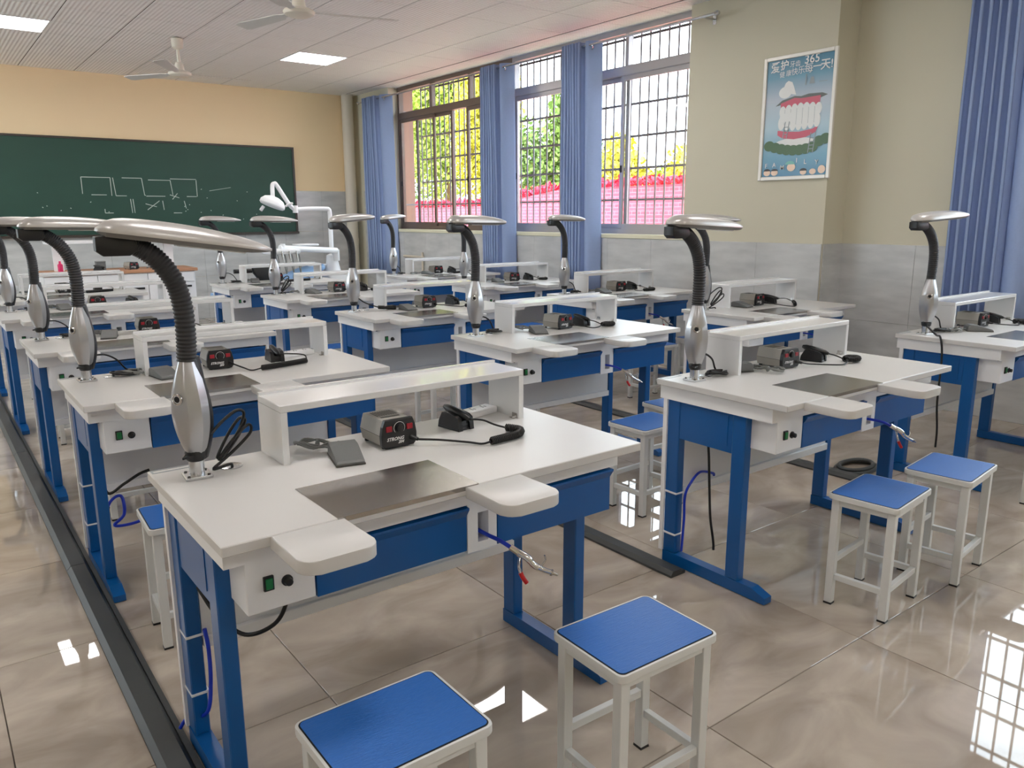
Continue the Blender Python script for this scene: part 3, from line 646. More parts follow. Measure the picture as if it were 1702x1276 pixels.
# ------------------------------------------------------------------ gooseneck lamp prototypes (origin: centre of the base plate, on the bench top)
def lamp_proto(tilt, cord, sx=1.0):
    P = []
    def a(key, name, me, par=None, loc=ID, rot=ID): P.append((key, name, me, par, loc, rot))
    a('plate', 'base_plate', G().box(-0.033, 0.033, -0.033, 0.033, 0, 0.008, bev=0.0015).mesh('base_plate', 'aluminium'))
    sc_ = G().lathe([(0.004, 0.008), (0.004, 0.0105), (0.002, 0.011)], 8).mesh('screw', 'vent_dark')
    for i, (x, y) in enumerate(((-0.024, -0.024), (0.024, -0.024), (-0.024, 0.024), (0.024, 0.024))): a('s%d' % i, 'screw', sc_, 'plate', (x, y, 0))
    a('post', 'base_post', G().tube([(0, 0, 0.008), (0, 0, 0.05)], 0.019, 20).mesh('base_post', 'aluminium', 40))
    # body: silver leaf-shaped front shell facing -x, black back
    def prof(t):    # half width along the leaf
        return 0.019+0.026*math.sin(math.pi*min(1, max(0, (t*0.97+0.03)))**0.85)**1.1
    fr_, bk_ = [], []
    N = 18
    for i in range(N+1):
        t = i/N; z = 0.062+0.246*t; wv = prof(t); lean = 0.010*math.sin(math.pi*t)
        dx = 0.016+0.026*math.sin(math.pi*t)**0.9
        fr_.append([Vector((0.010, wv, z)), Vector((-dx*0.45, wv*1.0, z)), Vector((-dx, wv*0.52, z)), Vector((-dx-0.004, wv*0.25, z)), Vector((-dx-0.005, 0, z)), Vector((-dx-0.004, -wv*0.25, z)), Vector((-dx, -wv*0.52, z)), Vector((-dx*0.45, -wv*1.0, z)), Vector((0.010, -wv, z))])
        zb = 0.046+0.262*t; wb_ = 0.021+0.018*math.sin(math.pi*t)**0.9
        db = 0.026+0.036*math.sin(math.pi*min(1, t*1.25+0.02))**1.0*(1-0.55*t) if t < 0.8 else 0.026
        bk_.append([Vector((0.0102, wb_, zb)), Vector((0.0102+db*0.6, wb_*0.8, zb)), Vector((0.0102+db*0.95, wb_*0.35, zb)), Vector((0.0102+db, 0, zb)), Vector((0.0102+db*0.95, -wb_*0.35, zb)), Vector((0.0102+db*0.6, -wb_*0.8, zb)), Vector((0.0102, -wb_, zb)), Vector((-0.012, -wb_*0.8, zb)), Vector((-0.012, wb_*0.8, zb))])
    a('shell', 'body_shell', G().rings(fr_).mesh('body_shell', 'silver_paint', 28), None, ID, (0, 0, R(42)))
    a('back', 'body_back', G().rings(bk_).mesh('body_back', 'black_plastic', 40), None, ID, (0, 0, R(42)))
    a('collar', 'collar', G().lathe([(0.020, 0.044), (0.024, 0.05), (0.026, 0.066), (0.02, 0.08)], 18).prism([(-0.05, 0), (0.0, -0.022), (0.0, 0.022)], 0.058, 0.064).mesh('collar', 'black_plastic', 40), None, ID, (0, 0, R(42)))
    M = Matrix.Translation((-0.0455, 0, 0.212)) @ Matrix.Rotation(R(-90), 4, 'Y')
    a('ring', 'button_ring', G().lathe([(0.010, 0.0), (0.0145, 0.0), (0.0145, 0.004), (0.011, 0.006), (0.010, 0.004)], 20, M=M).mesh('button_ring', 'chrome', 40), 'shell')
    a('btn', 'power_button', G().lathe([(0.0100, 0.0), (0.0100, 0.0035), (0.006, 0.0045)], 16, M=M).mesh('power_button', 'black_plastic', 40), 'shell')
    # corrugated neck
    path = spline([(0.0, 0, 0.30), (0.003, 0, 0.36), (0.002, 0, 0.43), (-0.010, 0, 0.49), (-0.038, 0, 0.54), (-0.072, 0, 0.572), (-0.098, 0, 0.586)], 26)
    rr = [0.0245-0.0022*(1 if (i//2) % 2 else 0) for i in range(len(path))]
    a('neck', 'flexible_neck', G().tube(path, rr, 16).mesh('flexible_neck', 'dark_rubber', 75))
    # hinge and shade: pivot at the left end
    a('pivot', 'hinge', G().prism([(-0.175, 0.604), (-0.175, 0.572), (-0.160, 0.560), (-0.105, 0.560), (-0.085, 0.572), (-0.092, 0.606), (-0.115, 0.609)], -0.026, 0.026, M=Matrix(((1, 0, 0, 0), (0, 0, 1, 0), (0, 1, 0, 0), (0, 0, 0, 1))), bev=0.004).mesh('hinge', 'black_plastic', 40))
    def sect(t):   # half width, thickness along the shade
        wv = 0.062*(max(0.0, 1-(abs(2*(t**0.85)-0.92)/1.08)**3.0))**0.55
        th = 0.036*(max(0.0, 1-(abs(2*(t**0.8)-0.86)/1.14)**2.2))**0.7
        e_ = math.sqrt(max(0.0, 1-(1-min(t/0.13, 1.0))**2))
        return max(wv*(0.25+0.75*e_), 0.006), max(th*(0.15+0.85*e_), 0.003)
    top, und = [], []
    M2 = 22
    for i in range(M2+1):
        t = i/M2; x = -0.172+0.40*t; wv, th = sect(t)
        ring = []
        for k in range(13):
            an = math.pi*k/12; ring.append(Vector((x, wv*math.cos(an), 0.612+0.004+th*math.sin(an)**0.8)))
        ring += [Vector((x, -wv*1.0, 0.612)), Vector((x, wv*1.0, 0.612))]
        top.append(ring)
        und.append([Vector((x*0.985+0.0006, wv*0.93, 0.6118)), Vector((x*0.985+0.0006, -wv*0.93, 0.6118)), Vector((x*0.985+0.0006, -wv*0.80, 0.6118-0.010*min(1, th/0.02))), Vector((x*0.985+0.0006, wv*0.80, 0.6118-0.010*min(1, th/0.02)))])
    rot = (0, R(tilt), 0); pv = Vector((-0.135, 0, 0.605))
    def shift(me):
        me.transform(Matrix.Translation(-pv)); return me
    a('shade', 'lamp_shade', shift(G().rings(top).mesh('lamp_shade', 'shade_paint', 50)), None, tuple(pv), rot)
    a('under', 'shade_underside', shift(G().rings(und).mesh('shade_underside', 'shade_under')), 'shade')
    a('tube', 'light_tube', shift(G().box(0.0, 0.16, -0.022, 0.022, 0.5985, 0.6025, bev=0.001).mesh('light_tube', 'lamp_tube')), 'shade')
    # power cord
    if cord == 'loop':
        pts = [(0.040, 0.0, 0.105), (0.075, 0.02, 0.13), (0.115, 0.035, 0.15), (0.135, 0.04, 0.14), (0.12, 0.035, 0.10), (0.085, 0.03, 0.055), (0.055, 0.02, 0.035), (0.09, 0.035, 0.09), (0.125, 0.05, 0.125), (0.14, 0.055, 0.115), (0.12, 0.05, 0.08), (0.08, 0.03, 0.04), (0.06, 0.022, 0.03), (0.10, 0.03, 0.075), (0.145, 0.045, 0.105), (0.15, 0.045, 0.085), (0.115, 0.035, 0.055), (0.075, 0.02, 0.03), (0.04, 0.0, 0.012), (0.085, 0.02, 0.012), (0.092, 0.025, 0.004)]
        a('cord', 'power_cord', G().tube(spline(pts, 7), 0.0042, 6).mesh('power_cord', 'black_cord', 60))
    elif cord == 'coil':
        pts = [(0.036, 0.012, 0.10), (0.08, 0.02, 0.095), (0.12, 0.02, 0.07), (0.15, 0.03, 0.03), (0.175, 0.035, 0.010), (0.19, 0.0, 0.008), (0.15, -0.03, 0.012), (0.10, -0.01, 0.02), (0.09, 0.015, 0.022), (0.14, 0.03, 0.02), (0.18, 0.02, 0.018), (0.192, 0.035, 0.012), (0.15, 0.055, 0.010), (0.10, 0.03, 0.008), (0.13, -0.005, 0.014), (0.17, -0.02, 0.014)]
        a('cord', 'power_cord', G().tube(spline(pts, 7), 0.004, 6).tube([(0.105, 0.012, 0.017), (0.165, 0.012, 0.012)], 0.010, 8).mesh('power_cord', 'black_cord', 60))
    else:   # plug lying on the top
        pts = [(0.035, -0.01, 0.09), (0.07, -0.03, 0.06), (0.12, -0.06, 0.035), (0.16, -0.085, 0.02)]
        a('cord', 'power_cord', G().tube(spline(pts, 7), 0.0045, 6).tube([(0.15, -0.08, 0.022), (0.24, -0.13, 0.014)], 0.013, 10).tube([(0.24, -0.13, 0.014), (0.26, -0.14, 0.014)], 0.016, 10).mesh('power_cord', 'black_cord', 60))
    return P
LAMPS = {(t, c): lamp_proto(t, c) for t, c in ((8, 'loop'), (1, 'loop'), (1, 'coil'), (-4, 'coil'), (3, 'coil'), (-4, 'plug'))}

# ------------------------------------------------------------------ micromotor control unit (origin: centre of its foot print)
motor = []
def mo(key, name, me, par=None, loc=ID, rot=ID): motor.append((key, name, me, par, loc, rot))
XZ = Matrix(((1, 0, 0, 0), (0, 0, -1, 0), (0, 1, 0, 0), (0, 0, 0, 1)))
def hexp(s): return [(-0.047*s, 0.008), (0.047*s, 0.008), (0.0545*s, 0.040), (0.043*s, 0.008+0.074*s), (-0.043*s, 0.008+0.074*s), (-0.0545*s, 0.040)]
mo('case', 'case', G().prism(hexp(1.0), -0.062, 0.062, M=XZ, bev=0.0015).mesh('case', 'motor_case'))
mo('seam', 'seam', G().box(-0.0548, -0.054, -0.060, 0.06, 0.0393, 0.0405).box(0.054, 0.0548, -0.060, 0.06, 0.0393, 0.0405).mesh('seam', 'vent_dark'), 'case')
g = G()
for k in range(9): g.box(-0.030+0.0075*k, -0.0265+0.0075*k, -0.005, 0.045, 0.0819, 0.0824)
g.box(-0.03, 0.03, -0.03, -0.02, 0.0819, 0.0824)
mo('vents', 'vent_slots', g.mesh('vent_slots', 'vent_dark'), 'case')
mo('face', 'front_panel', G().prism([(-0.046, 0.004), (0.046, 0.004), (0.055, 0.014), (0.0565, 0.040), (0.052, 0.066), (0.044, 0.085), (-0.044, 0.085), (-0.052, 0.066), (-0.0565, 0.040), (-0.055, 0.014)], 0.062, 0.078, M=XZ, bev=0.002).mesh('front_panel', 'black_plastic'))
sw_ = G().box(-0.0095, 0.0095, -0.0812, -0.077, -0.008, 0.008, bev=0.001).mesh('red_switch', 'red_switch')
mo('r1', 'red_switch', sw_, 'face', (-0.033, 0, 0.060)); mo('r2', 'red_switch', sw_, 'face', (0.033, 0, 0.060))
g = G().lathe([(0.0125, 0), (0.0115, 0.010), (0.008, 0.011)], 18, M=Matrix.Translation((0, -0.078, 0.060)) @ Matrix.Rotation(R(90), 4, 'X'))
mo('dial', 'dial_knob', g.mesh('dial_knob', 'black_plastic', 40), 'face')
arc = [(0.0175*math.cos(R(t)), -0.0785, 0.060+0.0175*math.sin(R(t))) for t in range(-40, 221, 20)]
mo('arc', 'dial_scale', G().tube(arc, 0.0007, 4).mesh('dial_scale', 'print_white'), 'face')
def panel_text(s, size, x, z):
    me = text_mesh(s, size, 0.35, 0.0004); me.materials.clear(); me.materials.append(MATS['print_white'])
    me.transform(Matrix.Translation((x, -0.0784, z)) @ Matrix.Rotation(R(90), 4, 'X')); return me
mo('t1', 'lettering', panel_text('STRONG', 0.0135, -0.014, 0.029), 'face'); mo('t2', 'lettering', panel_text('204', 0.0115, 0.004, 0.0185), 'face')
ft = G().tube([(0, 0, 0), (0, 0, 0.009)], 0.0075, 10).mesh('rubber_foot', 'black_plastic')
for i, (x, y) in enumerate(((-0.038, -0.055), (0.038, -0.055), (-0.038, 0.05), (0.038, 0.05))): mo('f%d' % i, 'rubber_foot', ft, None, (x, y, 0))
mo('plug', 'cord_plug', G().tube([(0.038, -0.076, 0.026), (0.048, -0.098, 0.022)], [0.008, 0.005], 10).mesh('cord_plug', 'black_plastic'))
# ------------------------------------------------------------------ handpiece on its cradle with the coiled cord (origin: centre of the cradle)
def hand_proto(kind, tgt):
    P = []
    def a(key, name, me, par=None, loc=ID, rot=ID): P.append((key, name, me, par, loc, rot))
    side = [(-0.050, 0.0), (0.050, 0.0), (0.046, 0.022), (0.030, 0.050), (0.012, 0.054), (-0.030, 0.046), (-0.044, 0.038), (-0.048, 0.02)]
    Mx = Matrix(((0, 0, 1, 0), (1, 0, 0, 0), (0, 1, 0, 0), (0, 0, 0, 1)))
    g = G(); g.box(-0.032, 0.032, -0.047, 0.047, 0, 0.008, bev=0.002)
    g.prism(side, -0.031, -0.015, M=Mx); g.prism(side, 0.015, 0.031, M=Mx); g.prism([(v[0]*0.9, v[1]*0.75) for v in side], -0.015, 0.015, M=Mx)
    a('cr', 'cradle', g.mesh('cradle', 'black_plastic'))
    ang = R(-9); d = Vector((0, -math.cos(ang), -0.18)).normalized(); p0 = Vector((0, 0.052, 0.060))
    a('hp', 'handpiece', G().tube([p0, p0+d*0.015, p0+d*0.04, p0+d*0.07, p0+d*0.105, p0+d*0.12], [0.007, 0.012, 0.0135, 0.0135, 0.011, 0.006], 14).mesh('handpiece', 'black_plastic', 40))
    e = p0+d*0.12
    if kind == 'long':
        run = spline([e, e+Vector((0.035, -0.02, -0.006)), e+Vector((0.06, -0.045, -0.020)), Vector((0.075, -0.150, 0.012))], 8)
        coil = spline([Vector((0.075, -0.150, 0.0135)), Vector((0.085, -0.195, 0.0135)), Vector((0.05, -0.225, 0.0135)), Vector((-0.01, -0.225, 0.0135)), Vector((-0.06, -0.222, 0.0135))], 10)
        back = spline([Vector((-0.06, -0.222, 0.012)), Vector((-0.08, -0.205, 0.006)), Vector((-0.10, -0.165, 0.007)), tgt+Vector((0.05, -0.03, -0.006)), tgt], 8)
    elif kind == 'straight':
        run = spline([e, e+Vector((0.04, -0.01, 0.0)), Vector((0.105, -0.10, 0.03)), Vector((0.10, -0.15, 0.012))], 8)
        coil = spline([Vector((0.10, -0.15, 0.0135)), Vector((0.0, -0.185, 0.0135)), Vector((-0.12, -0.215, 0.0135))], 12)
        back = spline([Vector((-0.12, -0.215, 0.012)), Vector((-0.16, -0.21, 0.006)), tgt+Vector((0.03, -0.05, -0.012)), tgt], 8)
    else:
        run = spline([e, e+Vector((0.03, -0.02, -0.01)), Vector((0.05, -0.12, 0.012))], 8)
        coil = spline([Vector((0.05, -0.12, 0.0135)), Vector((0.10, -0.115, 0.0135)), Vector((0.125, -0.14, 0.014)), Vector((0.10, -0.165, 0.015)), Vector((0.05, -0.165, 0.016)), Vector((0.03, -0.14, 0.017))], 10)
        back = spline([Vector((0.03, -0.14, 0.017)), Vector((-0.02, -0.15, 0.008)), Vector((-0.07, -0.14, 0.007)), tgt+Vector((0.045, -0.025, -0.008)), tgt], 8)
    a('lead', 'cord_lead', G().tube(run, 0.0032, 6).tube(back, 0.0032, 6).mesh('cord_lead', 'black_cord', 60))
    L = sum((coil[i+1]-coil[i]).length for i in range(len(coil)-1))
    a('coil', 'coiled_cord', G().tube(helix(coil, 0.0098, L/0.0062, 8), 0.0030, 5).mesh('coiled_cord', 'black_cord', 60))
    return P
# ------------------------------------------------------------------ foot pedal with bundled grey cord (origin: centre of the pedal)
def pedal_proto(side):
    P = []
    Mx = Matrix(((0, 0, 1, 0), (1, 0, 0, 0), (0, 1, 0, 0), (0, 0, 0, 1)))
    P.append(('ped', 'pedal', G().prism([(-0.066, 0.0), (0.066, 0.0), (0.066, 0.028), (0.054, 0.037), (0.02, 0.034), (-0.060, 0.013), (-0.066, 0.008)], -0.038, 0.038, M=Mx, bev=0.003).mesh('pedal', 'pedal_grey'), None, ID, ID))
    P.append(('plate', 'pedal_base', G().box(-0.039, 0.039, -0.067, 0.067, 0, 0.004).mesh('pedal_base', 'vent_dark'), None, ID, ID))
    pts = [(-0.01, 0.064, 0.012)] if side > 0 else [(0.0, 0.064, 0.012)]
    c = Vector((-0.055, 0.13, 0.010)) if side > 0 else Vector((0.06, 0.12, 0.010))
    dirv = Vector((-0.85, 0.5, 0)).normalized() if side > 0 else Vector((0.8, 0.5, 0)).normalized(); nv = Vector((-dirv.y, dirv.x, 0))
    for k in range(25):
        t = k*2*math.pi/8; rr = 1.0+0.18*math.sin(k*1.7)
        pts.append(c+dirv*0.058*rr*math.cos(t)+nv*0.032*rr*math.sin(t)*(1.0 if math.cos(t) > 0 else 0.55)+Vector((0, 0, 0.006+0.007*math.sin(k*2.3))))
    P.append(('cord', 'grey_cord', G().tube(spline(pts, 4), 0.0032, 6).mesh('grey_cord', 'grey_cord', 60), None, ID, ID))
    P.append(('tie', 'cord_tie', G().lathe([(0.016, -0.003), (0.016, 0.003)], 10, M=Matrix.Translation(c+Vector((0, 0, 0.003))) @ Matrix.Rotation(R(60 if side > 0 else -60), 4, 'Z') @ Matrix.Rotation(R(90), 4, 'X') @ Matrix.Scale(0.8, 4)).mesh('cord_tie', 'grey_cord'), None, ID, ID))
    return P
PEDALS = {1: pedal_proto(1), -1: pedal_proto(-1)}
# ------------------------------------------------------------------ air blow gun (origin: hose mouth in the centre post)
gun = []
gun.append(('hose', 'hose', G().tube(spline([(0, 0.10, 0.0), (0, 0.0, 0.0), (0.012, -0.045, -0.006), (0.03, -0.075, -0.022)], 8), 0.0055, 8).mesh('hose', 'blue_hose', 60), None, ID, ID))
gun.append(('nut', 'fitting', G().tube([(0.027, -0.072, -0.019), (0.042, -0.092, -0.034)], 0.0085, 8).mesh('fitting', 'chrome'), None, ID, ID))
gun.append(('body', 'gun_body', G().tube(spline([(0.04, -0.09, -0.032), (0.055, -0.108, -0.045), (0.066, -0.118, -0.062), (0.085, -0.13, -0.076), (0.108, -0.142, -0.088)], 6), [0.010]*9+[0.0085]*8+[0.007]*8, 10).mesh('gun_body', 'chrome', 50), None, ID, ID))
gun.append(('nozzle', 'nozzle', G().tube([(0.108, -0.142, -0.088), (0.122, -0.15, -0.096)], [0.0045, 0.0035], 8).tube([(0.106, -0.141, -0.087), (0.110, -0.143, -0.089)], 0.0085, 10).mesh('nozzle', 'steel'), None, ID, ID))
gun.append(('hook', 'hanging_hook', G().tube(spline([(0.078, -0.126, -0.072), (0.088, -0.13, -0.064), (0.096, -0.132, -0.052), (0.094, -0.13, -0.040)], 6), 0.0022, 6).mesh('hanging_hook', 'chrome', 60), None, ID, ID))
gun.append(('lever', 'trigger_lever', G().tube(spline([(0.044, -0.092, -0.043), (0.034, -0.100, -0.062), (0.034, -0.106, -0.080), (0.040, -0.112, -0.096)], 6), 0.0045, 6).mesh('trigger_lever', 'chrome', 60), None, ID, ID))
gun.append(('grip', 'lever_grip', G().tube(spline([(0.034, -0.106, -0.080), (0.038, -0.111, -0.093), (0.046, -0.117, -0.108)], 6), 0.0062, 8).mesh('lever_grip', 'red_handle', 60), None, ID, ID))
# ------------------------------------------------------------------ stool (origin: centre on the floor)
stool = []
SH, SWX, SWY = 0.437, 0.325, 0.250
stool.append(('seat', 'seat_rim', G().prism(rrect(-SWX/2, SWX/2, -SWY/2, SWY/2, 0.018), SH-0.022, SH-0.002, bev=0.002).mesh('seat_rim', 'stool_white', 40), None, ID, ID))
stool.append(('edge', 'seat_edge', G().prism(rrect(-SWX/2+0.006, SWX/2-0.006, -SWY/2+0.006, SWY/2-0.006, 0.015), SH-0.004, SH-0.001).mesh('seat_edge', 'black_plastic'), 'seat', ID, ID))
stool.append(('pad', 'seat_laminate', G().prism(rrect(-SWX/2+0.009, SWX/2-0.009, -SWY/2+0.009, SWY/2-0.009, 0.013), SH-0.003, SH).mesh('seat_laminate', 'stool_blue'), 'seat', ID, ID))
lx_, ly_ = SWX/2-0.026, SWY/2-0.026
sleg = G().box(-0.014, 0.014, -0.014, 0.014, 0.006, SH-0.022, bev=0.0015).mesh('leg', 'stool_white')
scap = G().box(-0.0148, 0.0148, -0.0148, 0.0148, 0.0, 0.007).mesh('leg_cap', 'black_plastic')
for i, (a_, b_) in enumerate(((-1, -1), (1, -1), (1, 1), (-1, 1))):
    stool.append(('l%d' % i, 'leg', sleg, None, (a_*lx_, b_*ly_, 0), ID)); stool.append(('c%d' % i, 'leg_cap', scap, 'l%d' % i, ID, ID))
ap1 = G().box(-lx_+0.0142, lx_-0.0142, -0.010, 0.010, SH-0.047, SH-0.022).mesh('seat_rail', 'stool_white'); ap2 = G().box(-0.010, 0.010, -ly_+0.0142, ly_-0.0142, SH-0.047, SH-0.022).mesh('seat_rail', 'stool_white')
st1 = G().box(-lx_+0.0142, lx_-0.0142, -0.009, 0.009, 0.16, 0.182, bev=0.001).mesh('stretcher', 'stool_white'); st2 = G().box(-0.009, 0.009, -ly_+0.0142, ly_-0.0142, 0.10, 0.122, bev=0.001).mesh('stretcher', 'stool_white')
for i, s in enumerate((-1, 1)):
    stool.append(('a%d' % i, 'seat_rail', ap1, None, (0, s*ly_, 0), ID)); stool.append(('b%d' % i, 'seat_rail', ap2, None, (s*lx_, 0, 0), ID))
    stool.append(('e%d' % i, 'stretcher', st1, None, (0, s*ly_, -0.055 if s < 0 else 0), ID)); stool.append(('g%d' % i, 'stretcher', st2, None, (s*lx_, 0, 0), ID))

# ------------------------------------------------------------------ placing the fifteen work places
COLN = {'D': 'aisle column', 'R': 'middle column', 'F': 'window column'}
ROWN = ['fifth', 'fourth', 'third', 'second', 'first']       # row 0 is farthest from the chalkboard
BENCH = {}
for r_, y in enumerate((1.522, 3.03, 4.38, 5.98, 7.42)): BENCH['D', r_] = (0.419 if r_ == 0 else 0.412, y)
for r_, y in enumerate((1.525, 3.04, 4.48, 5.97, 7.42)): BENCH['R', r_] = ((2.343, 2.327, 2.30, 2.31, 2.32)[r_], y)
for r_, y in enumerate((1.55, 3.05, 4.49, 5.93, 7.32)): BENCH['F', r_] = ((4.29, 4.25, 4.22, 4.18, 4.17)[r_], y)
LAMPSET = {('D', 0): (-5, 8, 'loop'), ('D', 1): (0, 2, 'coil'), ('D', 2): (-4, 1, 'coil'), ('D', 3): (2, 1, 'coil'), ('D', 4): (0, 1, 'loop'),
           ('R', 0): (-3, 3, 'coil'), ('R', 1): (6, 1, 'coil'), ('R', 2): (17, -4, 'plug'), ('R', 3): (0, 1, 'loop'), ('R', 4): (2, 1, 'coil'),
           ('F', 0): (-14, -4, 'coil'), ('F', 1): (-35, 1, 'loop'), ('F', 2): (2, 1, 'coil'), ('F', 3): (8, 1, 'coil'), ('F', 4): (22, -4, 'coil')}
for (c, r_), (x, y) in BENCH.items():
    where = '%s, %s from the chalkboard' % (COLN[c], ROWN[r_])
    rz = R({('D', 0): 0.2, ('R', 0): -0.2, ('R', 1): -0.2}.get((c, r_), 0))
    place(bench, 'dental_workbench', 'white and blue dental workbench, %s' % where, 'workbench', (x, y, 0), rz, 'dental workbenches in three columns')
    yaw, tl, cd = LAMPSET[c, r_]
    key = min(LAMPS, key=lambda k: abs(k[0]-tl)+(0 if k[1] == cd else 4))
    place(LAMPS[key], 'desk_lamp', 'silver gooseneck lamp on the workbench, %s' % where, 'lamp', (x+0.092, y+0.487, H), R(yaw), 'gooseneck lamps on the workbenches')
    rnd = random.Random(hash((ord(c), r_)) & 0xffff)
    j = lambda s: rnd.uniform(-s, s)
    if (c, r_) == ('D', 0): m_, h_, p_ = (0.624, 0.468, 0), (0.872, 0.478, 8), (0.455, 0.385, -14, 1); hk = 'long'
    elif (c, r_) == ('D', 1): m_, h_, p_ = (0.60, 0.47, -3), (0.86, 0.46, -4), (0.36, 0.37, 8, 1); hk = 'straight'
    elif (c, r_) == ('R', 0): m_, h_, p_ = (0.61, 0.47, -4), (0.85, 0.44, 12), (0.372, 0.505, -112, -1); hk = 'round'
    elif (c, r_) == ('R', 1): m_, h_, p_ = (0.64, 0.45, 6), (0.82, 0.44, 10), (0.43, 0.36, -22, 1); hk = 'round'
    elif (c, r_) == ('F', 0): m_, h_, p_ = (0.62, 0.48, 0), (0.84, 0.46, 14), (0.44, 0.36, 40, 1); hk = 'round'
    elif (c, r_) == ('F', 1): m_, h_, p_ = (0.60, 0.47, 4), (0.78, 0.44, 20), (0.43, 0.42, 4, 1); hk = 'straight'
    else:
        m_, h_, p_ = (0.62+j(0.03), 0.46+j(0.02), j(8)), (0.86+j(0.03), 0.46+j(0.02), j(12)), (0.43+j(0.05), 0.39+j(0.05), j(20), 1); hk = ('round', 'straight', 'long')[r_ % 3]
    place(motor, 'micromotor_unit', 'grey micromotor control unit with black face on workbench, %s' % where, 'control unit', (x+m_[0], y+m_[1], H), R(m_[2]), 'micromotor control units')
    pm = Matrix.Translation((m_[0], m_[1], 0)) @ Matrix.Rotation(R(m_[2]), 4, 'Z') @ Vector((0.049, -0.100, 0.022))
    hp_t = (Matrix.Translation((h_[0], h_[1], 0)) @ Matrix.Rotation(R(h_[2]), 4, 'Z')).inverted() @ pm
    place(hand_proto(hk, hp_t), 'handpiece', 'black handpiece on its cradle, coiled cord, workbench, %s' % where, 'handpiece', (x+h_[0], y+h_[1], H), R(h_[2]), 'handpieces in cradles')
    place(PEDALS[p_[3]], 'foot_pedal', 'grey foot pedal with bundled cord on workbench, %s' % where, 'pedal', (x+p_[0], y+p_[1], H+0.0015), R(p_[2]), 'foot pedals left on the benches')
    if (c, r_) in (('D', 0), ('R', 0), ('R', 1), ('F', 2), ('F', 1)):
        place(gun, 'air_gun', 'chrome air gun with red grip and blue hose, workbench, %s' % where, 'air gun', (x+0.695, y+0.07, 0.612), R(0 if c == 'D' else 12), 'air guns hanging from the benches')
# extra small things on and under the benches
def power_strip(c, r_, u, v, rz):
    x, y = BENCH[c, r_]
    t = thing('power_strip', 'white multi socket power strip under the shelf, %s, %s from chalkboard' % (COLN[c], ROWN[r_]), 'power strip', (x+u, y+v, H), R(rz))
    link('housing', G().box(-0.085, 0.085, -0.028, 0.028, 0, 0.022, bev=0.004, seg=2).mesh('housing', 'white_metal', 40), t)
    g = G()
    for k in range(3):
        for s in (-0.006, 0.006): g.box(-0.055+0.05*k+s-0.0015, -0.055+0.05*k+s+0.0015, -0.008, 0.004, 0.0222, 0.0226)
        g.box(-0.055+0.05*k-0.002, -0.055+0.05*k+0.002, 0.010, 0.017, 0.0222, 0.0226)
    link('socket_slots', g.mesh('socket_slots', 'vent_dark'), t)
power_strip('D', 0, 1.0, 0.565, 12); power_strip('D', 1, 0.99, 0.53, 8)
def tube_thing(name, label, cat, pts, r, m, loc, n=8):
    return tag(link(name, G().tube(spline(pts, n), r, 7).mesh(name, m, 60), None, loc), label, cat)
x, y = BENCH['R', 0]
tube_thing('hanging_cable', 'black cable hanging under the switch box end, middle column, fifth from the chalkboard', 'cable', [(0.10, 0.42, 0.60), (0.095, 0.40, 0.50), (0.085, 0.38, 0.36), (0.087, 0.37, 0.24), (0.10, 0.36, 0.14), (0.105, 0.36, 0.10)], 0.0052, 'black_cord', (x, y, 0))
tube_thing('air_hose', 'blue air hose arching beside the blue leg, middle column, fifth from the chalkboard', 'hose', [(0.062, 0.49, 0.06), (0.064, 0.485, 0.20), (0.066, 0.487, 0.30), (0.09, 0.48, 0.355), (0.16, 0.49, 0.385), (0.25, 0.497, 0.36), (0.27, 0.505, 0.345)], 0.0055, 'blue_hose', (x, y, 0))
x, y = BENCH['D', 0]
tube_thing('hanging_cable', 'black cable sagging below the switch box, aisle column, fifth from the chalkboard', 'cable', [(0.06, 0.46, 0.50), (0.085, 0.40, 0.44), (0.13, 0.33, 0.40), (0.19, 0.28, 0.43), (0.215, 0.25, 0.50), (0.21, 0.24, 0.575)], 0.0055, 'black_cord', (x, y, 0))
tube_thing('air_hose', 'blue air hose tied to the back leg, aisle column, fifth from the chalkboard', 'hose', [(0.012, 0.60, 0.03), (0.03, 0.585, 0.06), (0.060, 0.488, 0.12), (0.078, 0.493, 0.20), (0.080, 0.490, 0.30), (0.076, 0.496, 0.36)], 0.0055, 'blue_hose', (x, y, 0))
x, y = BENCH['D', 1]
tube_thing('air_hose', 'blue air hose looping under the bench, aisle column, fourth from the chalkboard', 'hose', [(0.075, 0.40, 0.22), (0.11, 0.38, 0.30), (0.15, 0.38, 0.31), (0.15, 0.36, 0.24), (0.11, 0.36, 0.20), (0.18, 0.34, 0.20), (0.28, 0.35, 0.22), (0.35, 0.36, 0.245)], 0.0065, 'blue_hose', (x, y, 0))
tube_thing('hanging_cable', 'black cable with loose plug below the bench, aisle column, fourth from the chalkboard', 'cable', [(0.085, 0.45, 0.57), (0.09, 0.40, 0.42), (0.10, 0.36, 0.34), (0.16, 0.35, 0.37), (0.22, 0.35, 0.40), (0.26, 0.35, 0.41)], 0.006, 'black_cord', (x, y, 0))
x, y = BENCH['F', 0]
tube_thing('hanging_cable', 'black cable hanging beside the lamp end of bench, window column, fifth from chalkboard', 'cable', [(0.05, 0.46, H+0.05), (0.03, 0.40, H+0.012), (-0.006, 0.36, H+0.004), (-0.012, 0.34, H-0.10), (-0.03, 0.33, 0.45), (-0.02, 0.32, 0.30), (-0.015, 0.32, 0.20)], 0.0055, 'black_cord', (x, y, 0))
tie = G().rings([[Vector((sx*0.0235, 0.536+sy*0.0345, z)) for sx, sy in ((-1, -1), (1, -1), (1, 1), (-1, 1))] for z in (0, 0.006)]).mesh('cable_tie', 'white_metal')
